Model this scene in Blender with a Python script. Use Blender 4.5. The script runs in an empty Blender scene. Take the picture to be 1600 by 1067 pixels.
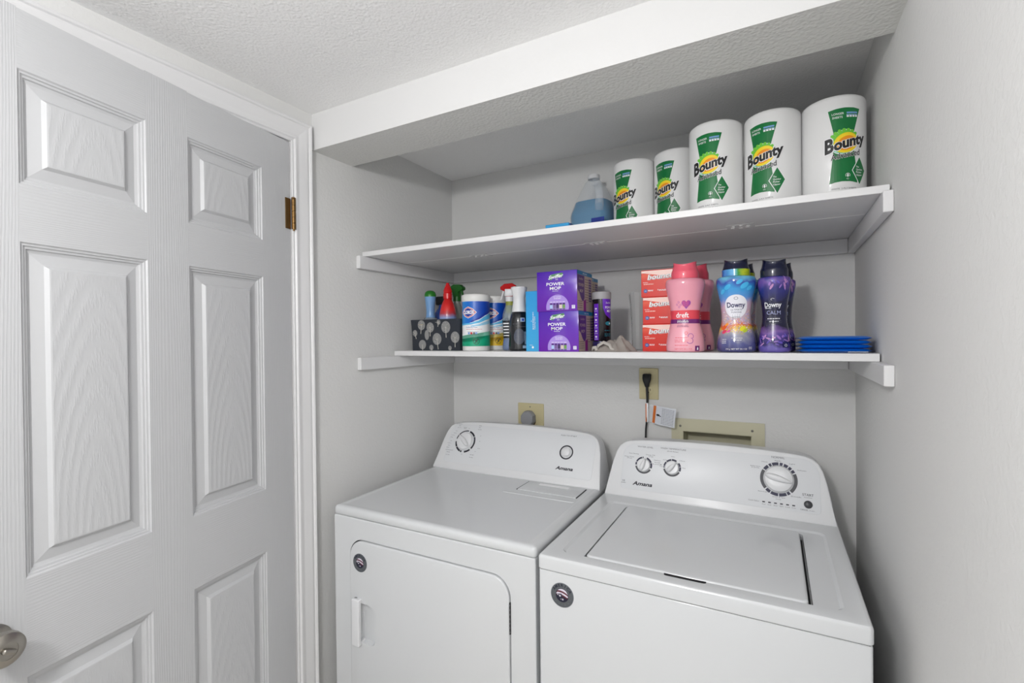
import bpy, bmesh, math, random
from mathutils import Vector, Matrix
random.seed(7)
PI = math.pi
SC = bpy.context.scene
C = SC.collection

# ------------------------------------------------------------------ camera, world, light, exposure
cam_d = bpy.data.cameras.new('camera')
cam = bpy.data.objects.new('camera', cam_d)
C.objects.link(cam)
cam_d.sensor_width = 36.0
cam_d.lens = 760.07 * 36.0 / 1600.0
cam_d.clip_start = 0.02
yaw, pitch, roll = -0.5001, -0.0075, -0.0104
fwd = Vector((math.sin(yaw), math.cos(yaw), 0)); rgt = Vector((math.cos(yaw), -math.sin(yaw), 0)); upv = Vector((0, 0, 1))
f2 = fwd * math.cos(pitch) + upv * math.sin(pitch); u2 = upv * math.cos(pitch) - fwd * math.sin(pitch)
r3 = rgt * math.cos(roll) + u2 * math.sin(roll); u3 = u2 * math.cos(roll) - rgt * math.sin(roll)
mw = Matrix.Identity(4)
for i in range(3):
    mw[i][0] = r3[i]; mw[i][1] = u3[i]; mw[i][2] = -f2[i]
mw[0][3], mw[1][3], mw[2][3] = 1.3635, -1.9099, 1.4719
cam.matrix_world = mw
SC.camera = cam

world = bpy.data.worlds.new('world'); SC.world = world
world.use_nodes = True
world.node_tree.nodes['Background'].inputs[0].default_value = (0.96, 0.98, 1.0, 1)
world.node_tree.nodes['Background'].inputs[1].default_value = .80

def lamp(name, kind, loc, power, size, color=(1, 1, 1), aim=None):
    d = bpy.data.lights.new(name, kind); d.energy = power; d.color = color
    if kind == 'POINT': d.shadow_soft_size = size
    if kind == 'AREA': d.shape = 'DISK'; d.size = size
    o = bpy.data.objects.new(name, d); C.objects.link(o); o.location = loc
    if aim is not None:
        o.rotation_euler = (Vector(aim) - Vector(loc)).to_track_quat('-Z', 'Y').to_euler()
    return o
lamp('key_light', 'POINT', (0.98, -2.36, 1.95), 47.0, 0.07, (1.0, 0.99, 0.985))  # source behind the camera, set from the shadow edges; no fixture modelled

SC.view_settings.view_transform = 'Standard'
SC.view_settings.look = 'None'
SC.view_settings.gamma = 1.0
SC.view_settings.use_curve_mapping = False
SC.view_settings.exposure = 0.0
SC.render.engine = 'CYCLES'
SC.cycles.use_denoising = True
SC.cycles.max_bounces = 10
SC.cycles.diffuse_bounces = 5
SC.cycles.transparent_max_bounces = 16

# ------------------------------------------------------------------ materials
def lin(c):
    return tuple(((v / 255) / 12.92 if v / 255 <= .04045 else ((v / 255 + .055) / 1.055) ** 2.4) for v in c) + (1,)

MATS = {}
def mat(name, rgb, rough=.5, metal=0, bump=None, coat=0, alpha=1, trans=0, spec=.5, ior=1.45):
    """bump = (kind, scale, strength, distance)"""
    if name in MATS: return MATS[name]
    m = bpy.data.materials.new(name); m.use_nodes = True
    nt = m.node_tree; b = nt.nodes['Principled BSDF']
    b.inputs['Base Color'].default_value = lin(rgb)
    b.inputs['Roughness'].default_value = rough
    b.inputs['Metallic'].default_value = metal
    b.inputs['Coat Weight'].default_value = coat
    b.inputs['Coat Roughness'].default_value = .08
    b.inputs['Alpha'].default_value = alpha
    b.inputs['Transmission Weight'].default_value = trans
    b.inputs['Specular IOR Level'].default_value = spec
    b.inputs['IOR'].default_value = ior
    if bump:
        add_bump(m, *bump)
    MATS[name] = m
    return m

def nd(m, t, **kw):
    n = m.node_tree.nodes.new(t)
    for k, v in kw.items(): setattr(n, k, v)
    return n
def lk(m, a, b): m.node_tree.links.new(a, b)

def add_bump(m, kind, scale, strength, dist):
    b = m.node_tree.nodes['Principled BSDF']
    tc = nd(m, 'ShaderNodeTexCoord'); bp = nd(m, 'ShaderNodeBump')
    bp.inputs['Strength'].default_value = strength; bp.inputs['Distance'].default_value = dist
    mp = nd(m, 'ShaderNodeMapping'); lk(m, tc.outputs['Object'], mp.inputs[0])
    if kind == 'noise':
        n = nd(m, 'ShaderNodeTexNoise'); n.inputs['Scale'].default_value = scale; n.inputs['Detail'].default_value = 3
        lk(m, mp.outputs[0], n.inputs['Vector']); lk(m, n.outputs['Fac'], bp.inputs['Height'])
    elif kind == 'peel':       # rolled / knocked-down wall texture: soft blobs
        n = nd(m, 'ShaderNodeTexNoise'); n.inputs['Scale'].default_value = scale; n.inputs['Detail'].default_value = 2
        n.inputs['Roughness'].default_value = .45; n.inputs['Distortion'].default_value = .6
        r = nd(m, 'ShaderNodeValToRGB'); r.color_ramp.elements[0].position = .38; r.color_ramp.elements[1].position = .66
        lk(m, mp.outputs[0], n.inputs['Vector']); lk(m, n.outputs['Fac'], r.inputs[0]); lk(m, r.outputs[0], bp.inputs['Height'])
    elif kind == 'stipple':
        v = nd(m, 'ShaderNodeTexVoronoi'); v.inputs['Scale'].default_value = scale; v.feature = 'SMOOTH_F1'
        n = nd(m, 'ShaderNodeTexNoise'); n.inputs['Scale'].default_value = scale * .8; n.inputs['Detail'].default_value = 3
        a = nd(m, 'ShaderNodeMath', operation='SUBTRACT')
        lk(m, mp.outputs[0], v.inputs['Vector']); lk(m, mp.outputs[0], n.inputs['Vector'])
        lk(m, n.outputs['Fac'], a.inputs[0]); lk(m, v.outputs['Distance'], a.inputs[1]); lk(m, a.outputs[0], bp.inputs['Height'])
    elif kind in ('grain_v', 'grain_h', 'grain_c'):
        # embossed wood grain: long fibres plus, on the panels, cathedral arches
        s = {'grain_v': (1, 1, .05), 'grain_h': (.05, 1, 1), 'grain_c': (1, .3, .20)}[kind]
        if kind == 'grain_c': mp.inputs['Location'].default_value = (0, 0, .045)
        mp.inputs['Scale'].default_value = s
        w = nd(m, 'ShaderNodeTexNoise'); w.inputs['Scale'].default_value = 9 if kind != 'grain_c' else 6; w.inputs['Detail'].default_value = 1
        mx = nd(m, 'ShaderNodeMix', data_type='VECTOR', blend_type='MIX') if False else nd(m, 'ShaderNodeVectorMath', operation='MULTIPLY_ADD')
        mx.inputs[1].default_value = (.05, .05, .05) if kind != 'grain_c' else (.022, .022, .022)
        lk(m, mp.outputs[0], w.inputs['Vector']); lk(m, w.outputs['Color'], mx.inputs[0]); lk(m, mp.outputs[0], mx.inputs[2])
        if kind == 'grain_c':
            t = nd(m, 'ShaderNodeTexWave', wave_type='RINGS', rings_direction='Y'); t.inputs['Scale'].default_value = scale * .32
        else:
            t = nd(m, 'ShaderNodeTexWave', wave_type='BANDS', bands_direction='X' if kind == 'grain_v' else 'Z'); t.inputs['Scale'].default_value = scale * .5
        t.inputs['Distortion'].default_value = 2.2 if kind != 'grain_c' else 1.2; t.inputs['Detail'].default_value = 2; t.inputs['Detail Scale'].default_value = 6
        lk(m, mx.outputs[0], t.inputs['Vector'])
        n = nd(m, 'ShaderNodeTexNoise'); n.inputs['Scale'].default_value = scale * 4; n.inputs['Detail'].default_value = 2
        lk(m, mp.outputs[0], n.inputs['Vector'])
        mu = nd(m, 'ShaderNodeMath', operation='MULTIPLY'); lk(m, t.outputs['Fac'], mu.inputs[0]); lk(m, n.outputs['Fac'], mu.inputs[1])
        lk(m, mu.outputs[0], bp.inputs['Height'])
    lk(m, bp.outputs[0], b.inputs['Normal'])

def ramp_mat(name, stops, axis=2, lo=0, hi=1, rough=.3, noise=0, nscale=20, coat=.3, interp='LINEAR', tilt=0, alpha=1):
    """printed colours running along one axis of the object, optionally broken up by noise"""
    if name in MATS: return MATS[name]
    m = mat(name, (255, 255, 255), rough, coat=coat, alpha=alpha); b = m.node_tree.nodes['Principled BSDF']
    tc = nd(m, 'ShaderNodeTexCoord'); sp = nd(m, 'ShaderNodeSeparateXYZ'); lk(m, tc.outputs['Object'], sp.inputs[0])
    src = sp.outputs[axis]
    if tilt:
        ad = nd(m, 'ShaderNodeMath', operation='MULTIPLY_ADD'); lk(m, sp.outputs[0], ad.inputs[0]); ad.inputs[1].default_value = tilt; lk(m, src, ad.inputs[2]); src = ad.outputs[0]
    mr = nd(m, 'ShaderNodeMapRange'); mr.inputs[1].default_value = lo; mr.inputs[2].default_value = hi; lk(m, src, mr.inputs[0])
    out = mr.outputs[0]
    if noise:
        n = nd(m, 'ShaderNodeTexNoise'); n.inputs['Scale'].default_value = nscale; n.inputs['Detail'].default_value = 4
        lk(m, tc.outputs['Object'], n.inputs['Vector'])
        s = nd(m, 'ShaderNodeMath', operation='SUBTRACT'); s.inputs[1].default_value = .5; lk(m, n.outputs['Fac'], s.inputs[0])
        a = nd(m, 'ShaderNodeMath', operation='MULTIPLY_ADD'); a.inputs[1].default_value = noise; lk(m, s.outputs[0], a.inputs[0]); lk(m, out, a.inputs[2])
        out = a.outputs[0]
    r = nd(m, 'ShaderNodeValToRGB'); cr = r.color_ramp; cr.interpolation = interp
    while len(cr.elements) < len(stops): cr.elements.new(.5)
    for e, (p, c) in zip(cr.elements, stops): e.position = p; e.color = lin(c)
    lk(m, out, r.inputs[0]); lk(m, r.outputs[0], b.inputs['Base Color'])
    return m

WALL = mat('wall_paint', (212, 212, 211), .75, bump=('peel', 95, .22, .0014))
CEIL = mat('ceiling_texture', (240, 240, 240), .85, bump=('stipple', 150, .5, .0022))
BEAM = mat('beam_paint', (218, 218, 218), .6, bump=('peel', 60, .12, .001))
SOFF = mat('soffit_texture', (214, 214, 212), .8, bump=('stipple', 130, .6, .002))
TRIM = mat('trim_paint', (214, 214, 215), .38)
DOORV = mat('door_paint_upright_grain', (186, 187, 189), .42, bump=('grain_v', 120, .40, .0008))
DOORH = mat('door_paint_level_grain', (186, 187, 189), .42, bump=('grain_h', 120, .40, .0008))
DOORC = mat('door_paint_arched_grain', (186, 187, 189), .42, bump=('grain_c', 75, .6, .0012))
DOORP = mat('door_paint_plain', (186, 187, 189), .42)
SHELF = mat('shelf_paint', (216, 216, 217), .33, bump=('noise', 60, .08, .001))
ENAM = mat('white_enamel', (204, 206, 208), .17, coat=.25)
PLAS = mat('white_plastic', (214, 216, 219), .35)
PLAS2 = mat('bright_white_plastic', (218, 219, 221), .3)
BLACK = mat('black_plastic', (22, 22, 24), .4)
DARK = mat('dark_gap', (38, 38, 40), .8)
CREAM = mat('cream_plastic', (196, 186, 146), .45)
BRASS = mat('aged_brass', (124, 96, 58), .42, metal=.85, bump=('noise', 200, .2, .0005))
NICK = mat('brushed_nickel', (165, 160, 152), .33, metal=1)
STEEL = mat('dull_steel', (120, 118, 112), .5, metal=.7)
INK = mat('dark_ink', (30, 30, 42), .5)
GINK = mat('grey_ink', (96, 96, 102), .5)
WINK = mat('white_print', (240, 240, 242), .4)

# ------------------------------------------------------------------ mesh helpers
def link_mesh(name, me, mats, parent=None, loc=None, smooth=None):
    if not isinstance(mats, (list, tuple)): mats = [mats]
    for m in mats: me.materials.append(m)
    o = bpy.data.objects.new(name, me); C.objects.link(o)
    if parent is not None: o.parent = parent
    if loc is not None: o.location = loc
    if smooth is not None:
        me.polygons.foreach_set('use_smooth', [True] * len(me.polygons))
        me.set_sharp_from_angle(angle=math.radians(smooth))
    return o

def from_bm(name, bm, mats, parent=None, loc=None, smooth=None):
    bmesh.ops.recalc_face_normals(bm, faces=bm.faces)
    me = bpy.data.meshes.new(name); bm.to_mesh(me); bm.free()
    return link_mesh(name, me, mats, parent, loc, smooth)

def bm_box(bm, lo, hi, mi=0, bev=0, seg=2):
    vs = [bm.verts.new((x, y, z)) for x in (lo[0], hi[0]) for y in (lo[1], hi[1]) for z in (lo[2], hi[2])]
    idx = [(0, 1, 3, 2), (4, 6, 7, 5), (0, 4, 5, 1), (2, 3, 7, 6), (0, 2, 6, 4), (1, 5, 7, 3)]
    fs = [bm.faces.new([vs[i] for i in f]) for f in idx]
    for f in fs: f.material_index = mi
    if bev:
        es = list({e for f in fs for e in f.edges})
        r = bmesh.ops.bevel(bm, geom=es, offset=bev, segments=seg, affect='EDGES', profile=.5)
        for f in r['faces']: f.material_index = mi
    return fs

def box(name, lo, hi, m, parent=None, bev=0, seg=2, smooth=35):
    bm = bmesh.new(); bm_box(bm, lo, hi, 0, bev, seg)
    return from_bm(name, bm, m, parent, smooth=smooth if bev else None)

def rrect(x0, x1, z0, z1, r, n=6):
    """rounded rectangle; r is one radius or four (bl, br, tr, tl)"""
    if not isinstance(r, (list, tuple)): r = [r] * 4
    pts = []
    for (cx, cz, a0, rr) in ((x0 + r[0], z0 + r[0], PI, r[0]), (x1 - r[1], z0 + r[1], 1.5 * PI, r[1]), (x1 - r[2], z1 - r[2], 0, r[2]), (x0 + r[3], z1 - r[3], .5 * PI, r[3])):
        if rr == 0: pts.append((cx, cz)); continue
        for k in range(n + 1):
            a = a0 + k / n * PI / 2
            pts.append((cx + rr * math.cos(a), cz + rr * math.sin(a)))
    return pts

def loft(bm, rings, mi=0, cap0=True, cap1=True, closed=True):
    V = [[bm.verts.new(p) for p in r] for r in rings]
    n = len(V[0])
    for a, b in zip(V, V[1:]):
        for i in range(n if closed else n - 1):
            j = (i + 1) % n
            f = bm.faces.new((a[i], a[j], b[j], b[i])); f.material_index = mi
    if cap0: f = bm.faces.new(list(reversed(V[0]))); f.material_index = mi
    if cap1: f = bm.faces.new(V[-1]); f.material_index = mi
    return V

def inset_poly(pts, d):
    """move a convex-ish outline inwards by d"""
    n = len(pts); out = []
    area = sum(pts[i][0] * pts[(i + 1) % n][1] - pts[(i + 1) % n][0] * pts[i][1] for i in range(n))
    s = 1 if area > 0 else -1
    for i in range(n):
        p0, p1, p2 = Vector(pts[i - 1]), Vector(pts[i]), Vector(pts[(i + 1) % n])
        t = (p2 - p0)
        if t.length < 1e-9: out.append(tuple(p1)); continue
        t.normalize(); nrm = Vector((-t.y, t.x)) * s
        a = (p1 - p0); b = (p2 - p1)
        k = 1.0
        if a.length > 1e-9 and b.length > 1e-9:
            a.normalize(); b.normalize(); c = max(-1, min(1, a.dot(b))); k = 1 / max(.5, math.cos(math.acos(c) / 2))
        out.append(tuple(p1 + nrm * d * k))
    return out

def slab(name, pts, m, parent, to3, d0, d1, edge=0, esteps=3, smooth=40, back_edge=0):
    """outline pts (2-D) extruded between depths d0 (front) and d1 (back); to3(x, z, depth) -> 3-D; rounded front edge"""
    bm = bmesh.new(); rings = []
    if edge:
        for k in range(esteps + 1):
            a = k / esteps * PI / 2
            ins = edge * (1 - math.sin(a)); dep = edge * (1 - math.cos(a))
            rings.append([to3(x, z, d0 + dep * (1 if d1 > d0 else -1)) for x, z in inset_poly(pts, ins)])
    else: rings.append([to3(x, z, d0) for x, z in pts])
    rings.append([to3(x, z, d1) for x, z in (inset_poly(pts, back_edge) if back_edge else pts)])
    loft(bm, rings)
    return from_bm(name, bm, m, parent, smooth=smooth)

def lathe(name, prof, m, parent=None, n=40, sx=1, sy=1, loc=None, cap0=True, cap1=True, smooth=40, axis='z', mats=None):
    """prof = [(r, z) or (r, z, material index)]"""
    bm = bmesh.new(); V = []
    for q in prof:
        V.append([bm.verts.new((q[0] * sx * math.cos(2 * PI * k / n), q[0] * sy * math.sin(2 * PI * k / n), q[1])) for k in range(n)])
    for a in range(len(V) - 1):
        mi = prof[a][2] if len(prof[a]) > 2 else 0
        for i in range(n):
            j = (i + 1) % n
            bm.faces.new((V[a][i], V[a][j], V[a + 1][j], V[a + 1][i])).material_index = mi
    if cap0: bm.faces.new(list(reversed(V[0])))
    if cap1: bm.faces.new(V[-1]).material_index = (prof[-1][2] if len(prof[-1]) > 2 else 0)
    if axis == 'y':      # turn the axis to point towards -y
        bmesh.ops.rotate(bm, verts=bm.verts, matrix=Matrix.Rotation(PI / 2, 3, 'X'))
    return from_bm(name, bm, mats or m, parent, loc, smooth)

def tube(bm, path, r, n=10, mi=0, flat=1):
    rings = []
    P = [Vector(p) for p in path]; prev = None
    for i, p in enumerate(P):
        t = (P[min(i + 1, len(P) - 1)] - P[max(i - 1, 0)]).normalized()
        ref = Vector((0, 0, 1)) if abs(t.z) < .9 else Vector((0, 1, 0))
        if prev is not None: ref = prev
        a = t.cross(ref).normalized(); b = a.cross(t).normalized(); prev = b
        rr = r[i] if isinstance(r, (list, tuple)) else r
        rings.append([tuple(p + a * rr * math.cos(2 * PI * k / n) + b * rr * flat * math.sin(2 * PI * k / n)) for k in range(n)])
    loft(bm, rings, mi)

def boolean(o, cutters, op='DIFFERENCE'):
    for c in cutters:
        md = o.modifiers.new('cut', 'BOOLEAN'); md.object = c; md.operation = op; md.solver = 'EXACT'
    dg = bpy.context.evaluated_depsgraph_get()
    me = bpy.data.meshes.new_from_object(o.evaluated_get(dg), preserve_all_data_layers=True, depsgraph=dg)
    o.modifiers.clear(); o.data = me
    for c in cutters: bpy.data.objects.remove(c)
    return o

def thing(name, label, cat, loc=(0, 0, 0), rotz=0, group=None, kind=None):
    o = bpy.data.objects.new(name, None); C.objects.link(o)
    o.location = loc; o.rotation_euler = (0, 0, rotz); o.empty_display_size = .05
    if label: o['label'] = label
    if cat: o['category'] = cat
    if group: o['group'] = group
    if kind: o['kind'] = kind
    return o
def structure(o, label=None):
    o['kind'] = 'structure'
    if label: o['label'] = label
    return o
def copy_thing(root, loc, rotz, label, group=None):
    def cp(o, par):
        c = o.copy(); C.objects.link(c); c.parent = par
        for ch in list(o.children): cp(ch, c)
        return c
    r = cp(root, None); r.location = loc; r.rotation_euler = (0, 0, rotz); r['label'] = label
    if group: r['group'] = group
    return r

# ------------------------------------------------------------------ flat print (lettering and graphics) wrapped on a surface
_TXT = {}
def text_geo(s, bold=0.0):
    key = (s, bold)
    if key not in _TXT:
        cu = bpy.data.curves.new('t', 'FONT'); cu.body = s; cu.size = 1; cu.offset = bold; cu.resolution_u = 3; cu.fill_mode = 'FRONT'
        o = bpy.data.objects.new('t', cu); C.objects.link(o)
        dg = bpy.context.evaluated_depsgraph_get()
        me = bpy.data.meshes.new_from_object(o.evaluated_get(dg))
        _TXT[key] = ([(v.co.x, v.co.y) for v in me.vertices], [tuple(p.vertices) for p in me.polygons])
        bpy.data.objects.remove(o); bpy.data.meshes.remove(me); bpy.data.curves.remove(cu)
    return _TXT[key]

class Print:
    def __init__(self, mapf, su=0, sv=0, lift=.0004, gap=.00015):
        self.mapf, self.su, self.sv, self.lift, self.gap = mapf, su, sv, lift, gap
        self.parts = []; self.mats = []
    def mi(self, m):
        if m not in self.mats: self.mats.append(m)
        return self.mats.index(m)
    def poly(self, pts, m, layer=0): self.parts.append(([tuple(p) for p in pts], [tuple(range(len(pts)))], self.mi(m), layer)); return self
    def rect(self, x0, x1, y0, y1, m, layer=0): return self.poly([(x0, y0), (x1, y0), (x1, y1), (x0, y1)], m, layer)
    def ell(self, cx, cy, rx, ry, m, layer=0, n=28, rot=0):
        return self.poly([(cx + rx * math.cos(2 * PI * k / n) * math.cos(rot) - ry * math.sin(2 * PI * k / n) * math.sin(rot), cy + rx * math.cos(2 * PI * k / n) * math.sin(rot) + ry * math.sin(2 * PI * k / n) * math.cos(rot)) for k in range(n)], m, layer)
    def arc(self, cx, cy, r0, r1, a0, a1, m, layer=0, step=6, sy=1):
        n = max(2, int(abs(a1 - a0) / step))
        vs = []; fs = []
        for k in range(n + 1):
            a = math.radians(a0 + (a1 - a0) * k / n)
            vs += [(cx + r0 * math.cos(a), cy + sy * r0 * math.sin(a)), (cx + r1 * math.cos(a), cy + sy * r1 * math.sin(a))]
            if k: fs.append((2 * k - 2, 2 * k - 1, 2 * k + 1, 2 * k))
        self.parts.append((vs, fs, self.mi(m), layer)); return self
    def text(self, s, x, y, h, m, layer=1, align='C', shear=0, bold=0, w=None, slope=0, rot=0, bend=0):
        """h = capital height; w = total width to fit; slope = rise per unit run"""
        V, F = text_geo(s, bold)
        if not V: return self
        x0 = min(v[0] for v in V); x1 = max(v[0] for v in V); k = h / .72
        kx = k if w is None else w / (x1 - x0)
        off = {'C': (x0 + x1) / 2, 'L': x0, 'R': x1}[align]
        cr, sr = math.cos(rot), math.sin(rot); out = []
        for vx, vy in V:
            px = (vx - off) * kx + vy * k * shear; py = vy * k + slope * (vx - off) * kx + bend * ((vx - off) * kx) ** 2
            out.append((x + px * cr - py * sr, y + px * sr + py * cr))
        self.parts.append((out, F, self.mi(m), layer)); return self
    def lines(self, x0, x1, ys, t, m, layer=1, gaps=0, jag=0):
        """rows of fine illegible print drawn as broken dashes"""
        rnd = random.Random(int(x0 * 9999) + len(ys))
        for y in ys:
            x = x0
            while x < x1:
                w = rnd.uniform(.004, .010) * (1 if not gaps else gaps); w = min(w, x1 - x)
                self.rect(x, x + w, y, y + t, m, layer); x += w + t * .8
        return self
    def build(self, name, parent):
        bm = bmesh.new()
        for vs, fs, mi, layer in self.parts:
            b = bmesh.new(); V = [b.verts.new((x, y, 0)) for x, y in vs]
            for f in fs:
                try: b.faces.new([V[i] for i in f])
                except ValueError: pass
            if any(len(f.verts) > 4 for f in b.faces): bmesh.ops.triangulate(b, faces=b.faces)
            for ax, st in ((0, self.su), (1, self.sv)):
                if not st: continue
                lo = min(v[ax] for v in vs); hi = max(v[ax] for v in vs)
                k = math.floor(lo / st) + 1
                while k * st < hi:
                    co = [0, 0, 0]; no = [0, 0, 0]; co[ax] = k * st; no[ax] = 1
                    bmesh.ops.bisect_plane(b, geom=b.verts[:] + b.edges[:] + b.faces[:], plane_co=co, plane_no=no); k += 1
            idx = {}
            for v in b.verts: idx[v] = bm.verts.new(self.mapf(v.co.x, v.co.y, self.lift + layer * self.gap))
            for f in b.faces:
                try: bm.faces.new([idx[v] for v in f.verts]).material_index = mi
                except ValueError: pass
            b.free()
        me = bpy.data.meshes.new(name); bm.to_mesh(me); bm.free()
        return link_mesh(name, me, self.mats, parent)

def flat_map(x, y, z, right=(1, 0, 0), up=(0, 0, 1), out=(0, -1, 0)):
    O, R, U, N = Vector((x, y, z)), Vector(right), Vector(up), Vector(out)
    return lambda u, v, o: tuple(O + R * u + U * v + N * o)
def round_map(prof, phi0=0, sx=1, sy=1, r0=None):
    """wrap on a lathe profile [(r, z), ...]; u is arc length at radius r0; phi=0 faces -y"""
    zs = [q[1] for q in prof]; rs = [q[0] for q in prof]
    R0 = r0 or max(rs)
    def f(u, v, o):
        z = v; r = rs[-1]
        for i in range(len(zs) - 1):
            if zs[i] <= z <= zs[i + 1] and zs[i + 1] > zs[i]:
                t = (z - zs[i]) / (zs[i + 1] - zs[i]); r = rs[i] * (1 - t) + rs[i + 1] * t; break
        a = phi0 + u / R0
        return ((r * sx + o) * math.sin(a), -(r * sy + o) * math.cos(a), z)
    return f
def resample(prof, n=5):
    """smooth a coarse (r, z) profile with Catmull-Rom"""
    out = []
    for i in range(len(prof) - 1):
        p0 = prof[max(i - 1, 0)]; p1 = prof[i]; p2 = prof[i + 1]; p3 = prof[min(i + 2, len(prof) - 1)]
        for k in range(n):
            t = k / n; out.append(tuple(.5 * (2 * p1[j] + (p2[j] - p0[j]) * t + (2 * p0[j] - 5 * p1[j] + 4 * p2[j] - p3[j]) * t * t + (-p0[j] + 3 * p1[j] - 3 * p2[j] + p3[j]) * t ** 3) for j in (0, 1)))
    out.append(tuple(prof[-1][:2])); return out

# ------------------------------------------------------------------ the room
W = 1.583; ZC = 2.225; BACK = -3.7
structure(box('floor', (-1.2, BACK, -.05), (W + .1, .1, 0), mat('vinyl_floor', (205, 200, 192), .5, bump=('noise', 30, .1, .001))))
structure(box('ceiling', (-.1, BACK, ZC), (W + .1, .1, ZC + .06), CEIL))
# back wall with the cut-out for the washer outlet box
bm = bmesh.new()
for lo, hi in (((-.1, 0, 0), (1.046, .1, ZC)), ((1.282, 0, 0), (W + .1, .1, ZC)), ((1.046, 0, 1.119), (1.282, .1, ZC)), ((1.046, 0, 0), (1.282, .1, .95))): bm_box(bm, lo, hi)
structure(from_bm('wall_back', bm, WALL))
structure(box('wall_right', (W, BACK, 0), (W + .1, 0, ZC), WALL))
# left wall with the doorway
HY = -.886; DW = .785; DOOR_TOP = 2.107
bm = bmesh.new()
bm_box(bm, (-.1, HY + .006, 0), (0, 0, ZC)); bm_box(bm, (-.1, BACK, 0), (0, HY - DW - .008, ZC)); bm_box(bm, (-.1, HY - DW - .008, DOOR_TOP), (0, HY + .006, ZC))
structure(from_bm('wall_left', bm, WALL))
bm = bmesh.new()      # unseen shell added behind the doorway to keep world light out
bm_box(bm, (-1.25, -1.9, 0), (-1.2, -.6, ZC)); bm_box(bm, (-1.2, -.65, 0), (-.1, -.6, ZC)); bm_box(bm, (-1.2, -1.9, 0), (-.1, -1.85, ZC)); bm_box(bm, (-1.2, -1.85, ZC - .02), (-.1, -.65, ZC + .03))
structure(from_bm('wall_light_block', bm, WALL))
hb = box('header_beam', (0, -.795, 2.105), (W, -.62, ZC), [BEAM, SOFF])
for f in hb.data.polygons:
    if abs(f.normal.z) > .5 or f.normal.y > .5: f.material_index = 1
structure(hb, 'painted drywall beam across the front of the shelf alcove')

# door jamb
bm = bmesh.new()
bm_box(bm, (-.1, HY + .002, 0), (.0, HY + .006, DOOR_TOP)); bm_box(bm, (-.1, HY - DW - .008, 0), (0, HY - DW - .002, DOOR_TOP)); bm_box(bm, (-.1, HY - DW - .002, DOOR_TOP - .003), (0, HY - .001, DOOR_TOP + .001))
bm_box(bm, (-.09, HY - .010, 0), (-.055, HY + .002, DOOR_TOP - .003))
structure(from_bm('trim_1', bm, TRIM), 'white door jamb')
# casing, mitred; profile (distance from the opening, thickness)
CP = [(0, 0), (0, .009), (.003, .011), (.006, .009), (.009, .009), (.013, .013), (.020, .0135), (.024, .012), (.030, .012), (.052, .016), (.057, .0165), (.061, .0155), (.064, .019), (.069, .021), (.073, .019), (.075, 0)]
y_in = HY + .004; z_in = DOOR_TOP - .002; y_far = HY - DW - .006
def casing(name, rings, label):
    bm = bmesh.new(); loft(bm, rings); o = from_bm(name, bm, TRIM, smooth=25); structure(o, label)
casing('trim_2', [[(t, y_in + d, 0) for d, t in CP], [(t, y_in + d, z_in + d) for d, t in CP]], 'white upright door casing on the hinge side')
casing('trim_3', [[(t, y_in + d, z_in + d) for d, t in CP], [(t, y_far - d, z_in + d) for d, t in CP]], 'white casing across the top of the door')
casing('trim_4', [[(t, y_far - d, z_in + d) for d, t in CP], [(t, y_far - d, 0) for d, t in CP]], 'white upright door casing on the latch side')

# ------------------------------------------------------------------ the six-panel door, hinged ajar into the room
TH = .035
DANG = math.radians(10)
# local frame: +x runs from the hinge towards the latch, +y beyond the doorway, z up; front face y = 0
SU = [(.0012, .110), (.341, .443), (.675, .785)]; RZ = [(.012, .200), (.843, 1.028), (1.662, 1.770), (1.986, 2.098)]
DOORTOP = 2.100
bm = bmesh.new()
for u0, u1 in SU: bm_box(bm, (u0, 0, .012), (u1, TH, DOORTOP), 0)
for u0, u1 in ((.110, .341), (.443, .675)):
    for z0, z1 in RZ: bm_box(bm, (u0, 0, z0), (u1, TH, min(z1, DOORTOP)), 1)
door = from_bm('door_1', bm, [DOORV, DOORH])
structure(door, 'white moulded six-panel door standing ajar')
door.matrix_world = Matrix(((math.sin(DANG), -math.cos(DANG), 0, .004), (-math.cos(DANG), -math.sin(DANG), 0, HY), (0, 0, 1, 0), (0, 0, 0, 1)))
STEPS = [(0, 0), (.0025, .003), (.006, .0035), (.0075, .0065), (.0115, .007), (.013, .0105), (.017, .012), (.019, .0125), (.040, .0085), (.0455, .002), (.048, .0015)]
for u0, u1 in ((.110, .341), (.443, .675)):
    for z0, z1 in ((.200, .843), (1.028, 1.662), (1.770, 1.986)):
        cu, cz = (u0 + u1) / 2, (z0 + z1) / 2; hu, hz = (u1 - u0) / 2, (z1 - z0) / 2
        bm = bmesh.new(); V = []
        for d, t in STEPS:
            V.append([bm.verts.new((sx * (hu - d), t, sz * (hz - d))) for sx, sz in ((-1, -1), (1, -1), (1, 1), (-1, 1))])
        for a, b in zip(V, V[1:]):
            for i in range(4):
                f = bm.faces.new((a[i], a[(i + 1) % 4], b[(i + 1) % 4], b[i])); f.material_index = 0
        bm.faces.new(V[-1]).material_index = 1
        bk = [bm.verts.new((sx * hu, .030, sz * hz)) for sx, sz in ((-1, -1), (1, -1), (1, 1), (-1, 1))]
        for i in range(4): bm.faces.new((V[0][i], bk[i], bk[(i + 1) % 4], V[0][(i + 1) % 4]))
        bm.faces.new(bk)
        for f in bm.faces:
            if f.calc_center_median().y > .0084 and f.calc_center_median().y < .012: pass
        pn = from_bm('panel', bm, [DOORP, DOORC], door, (cu, 0, cz))
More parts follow.
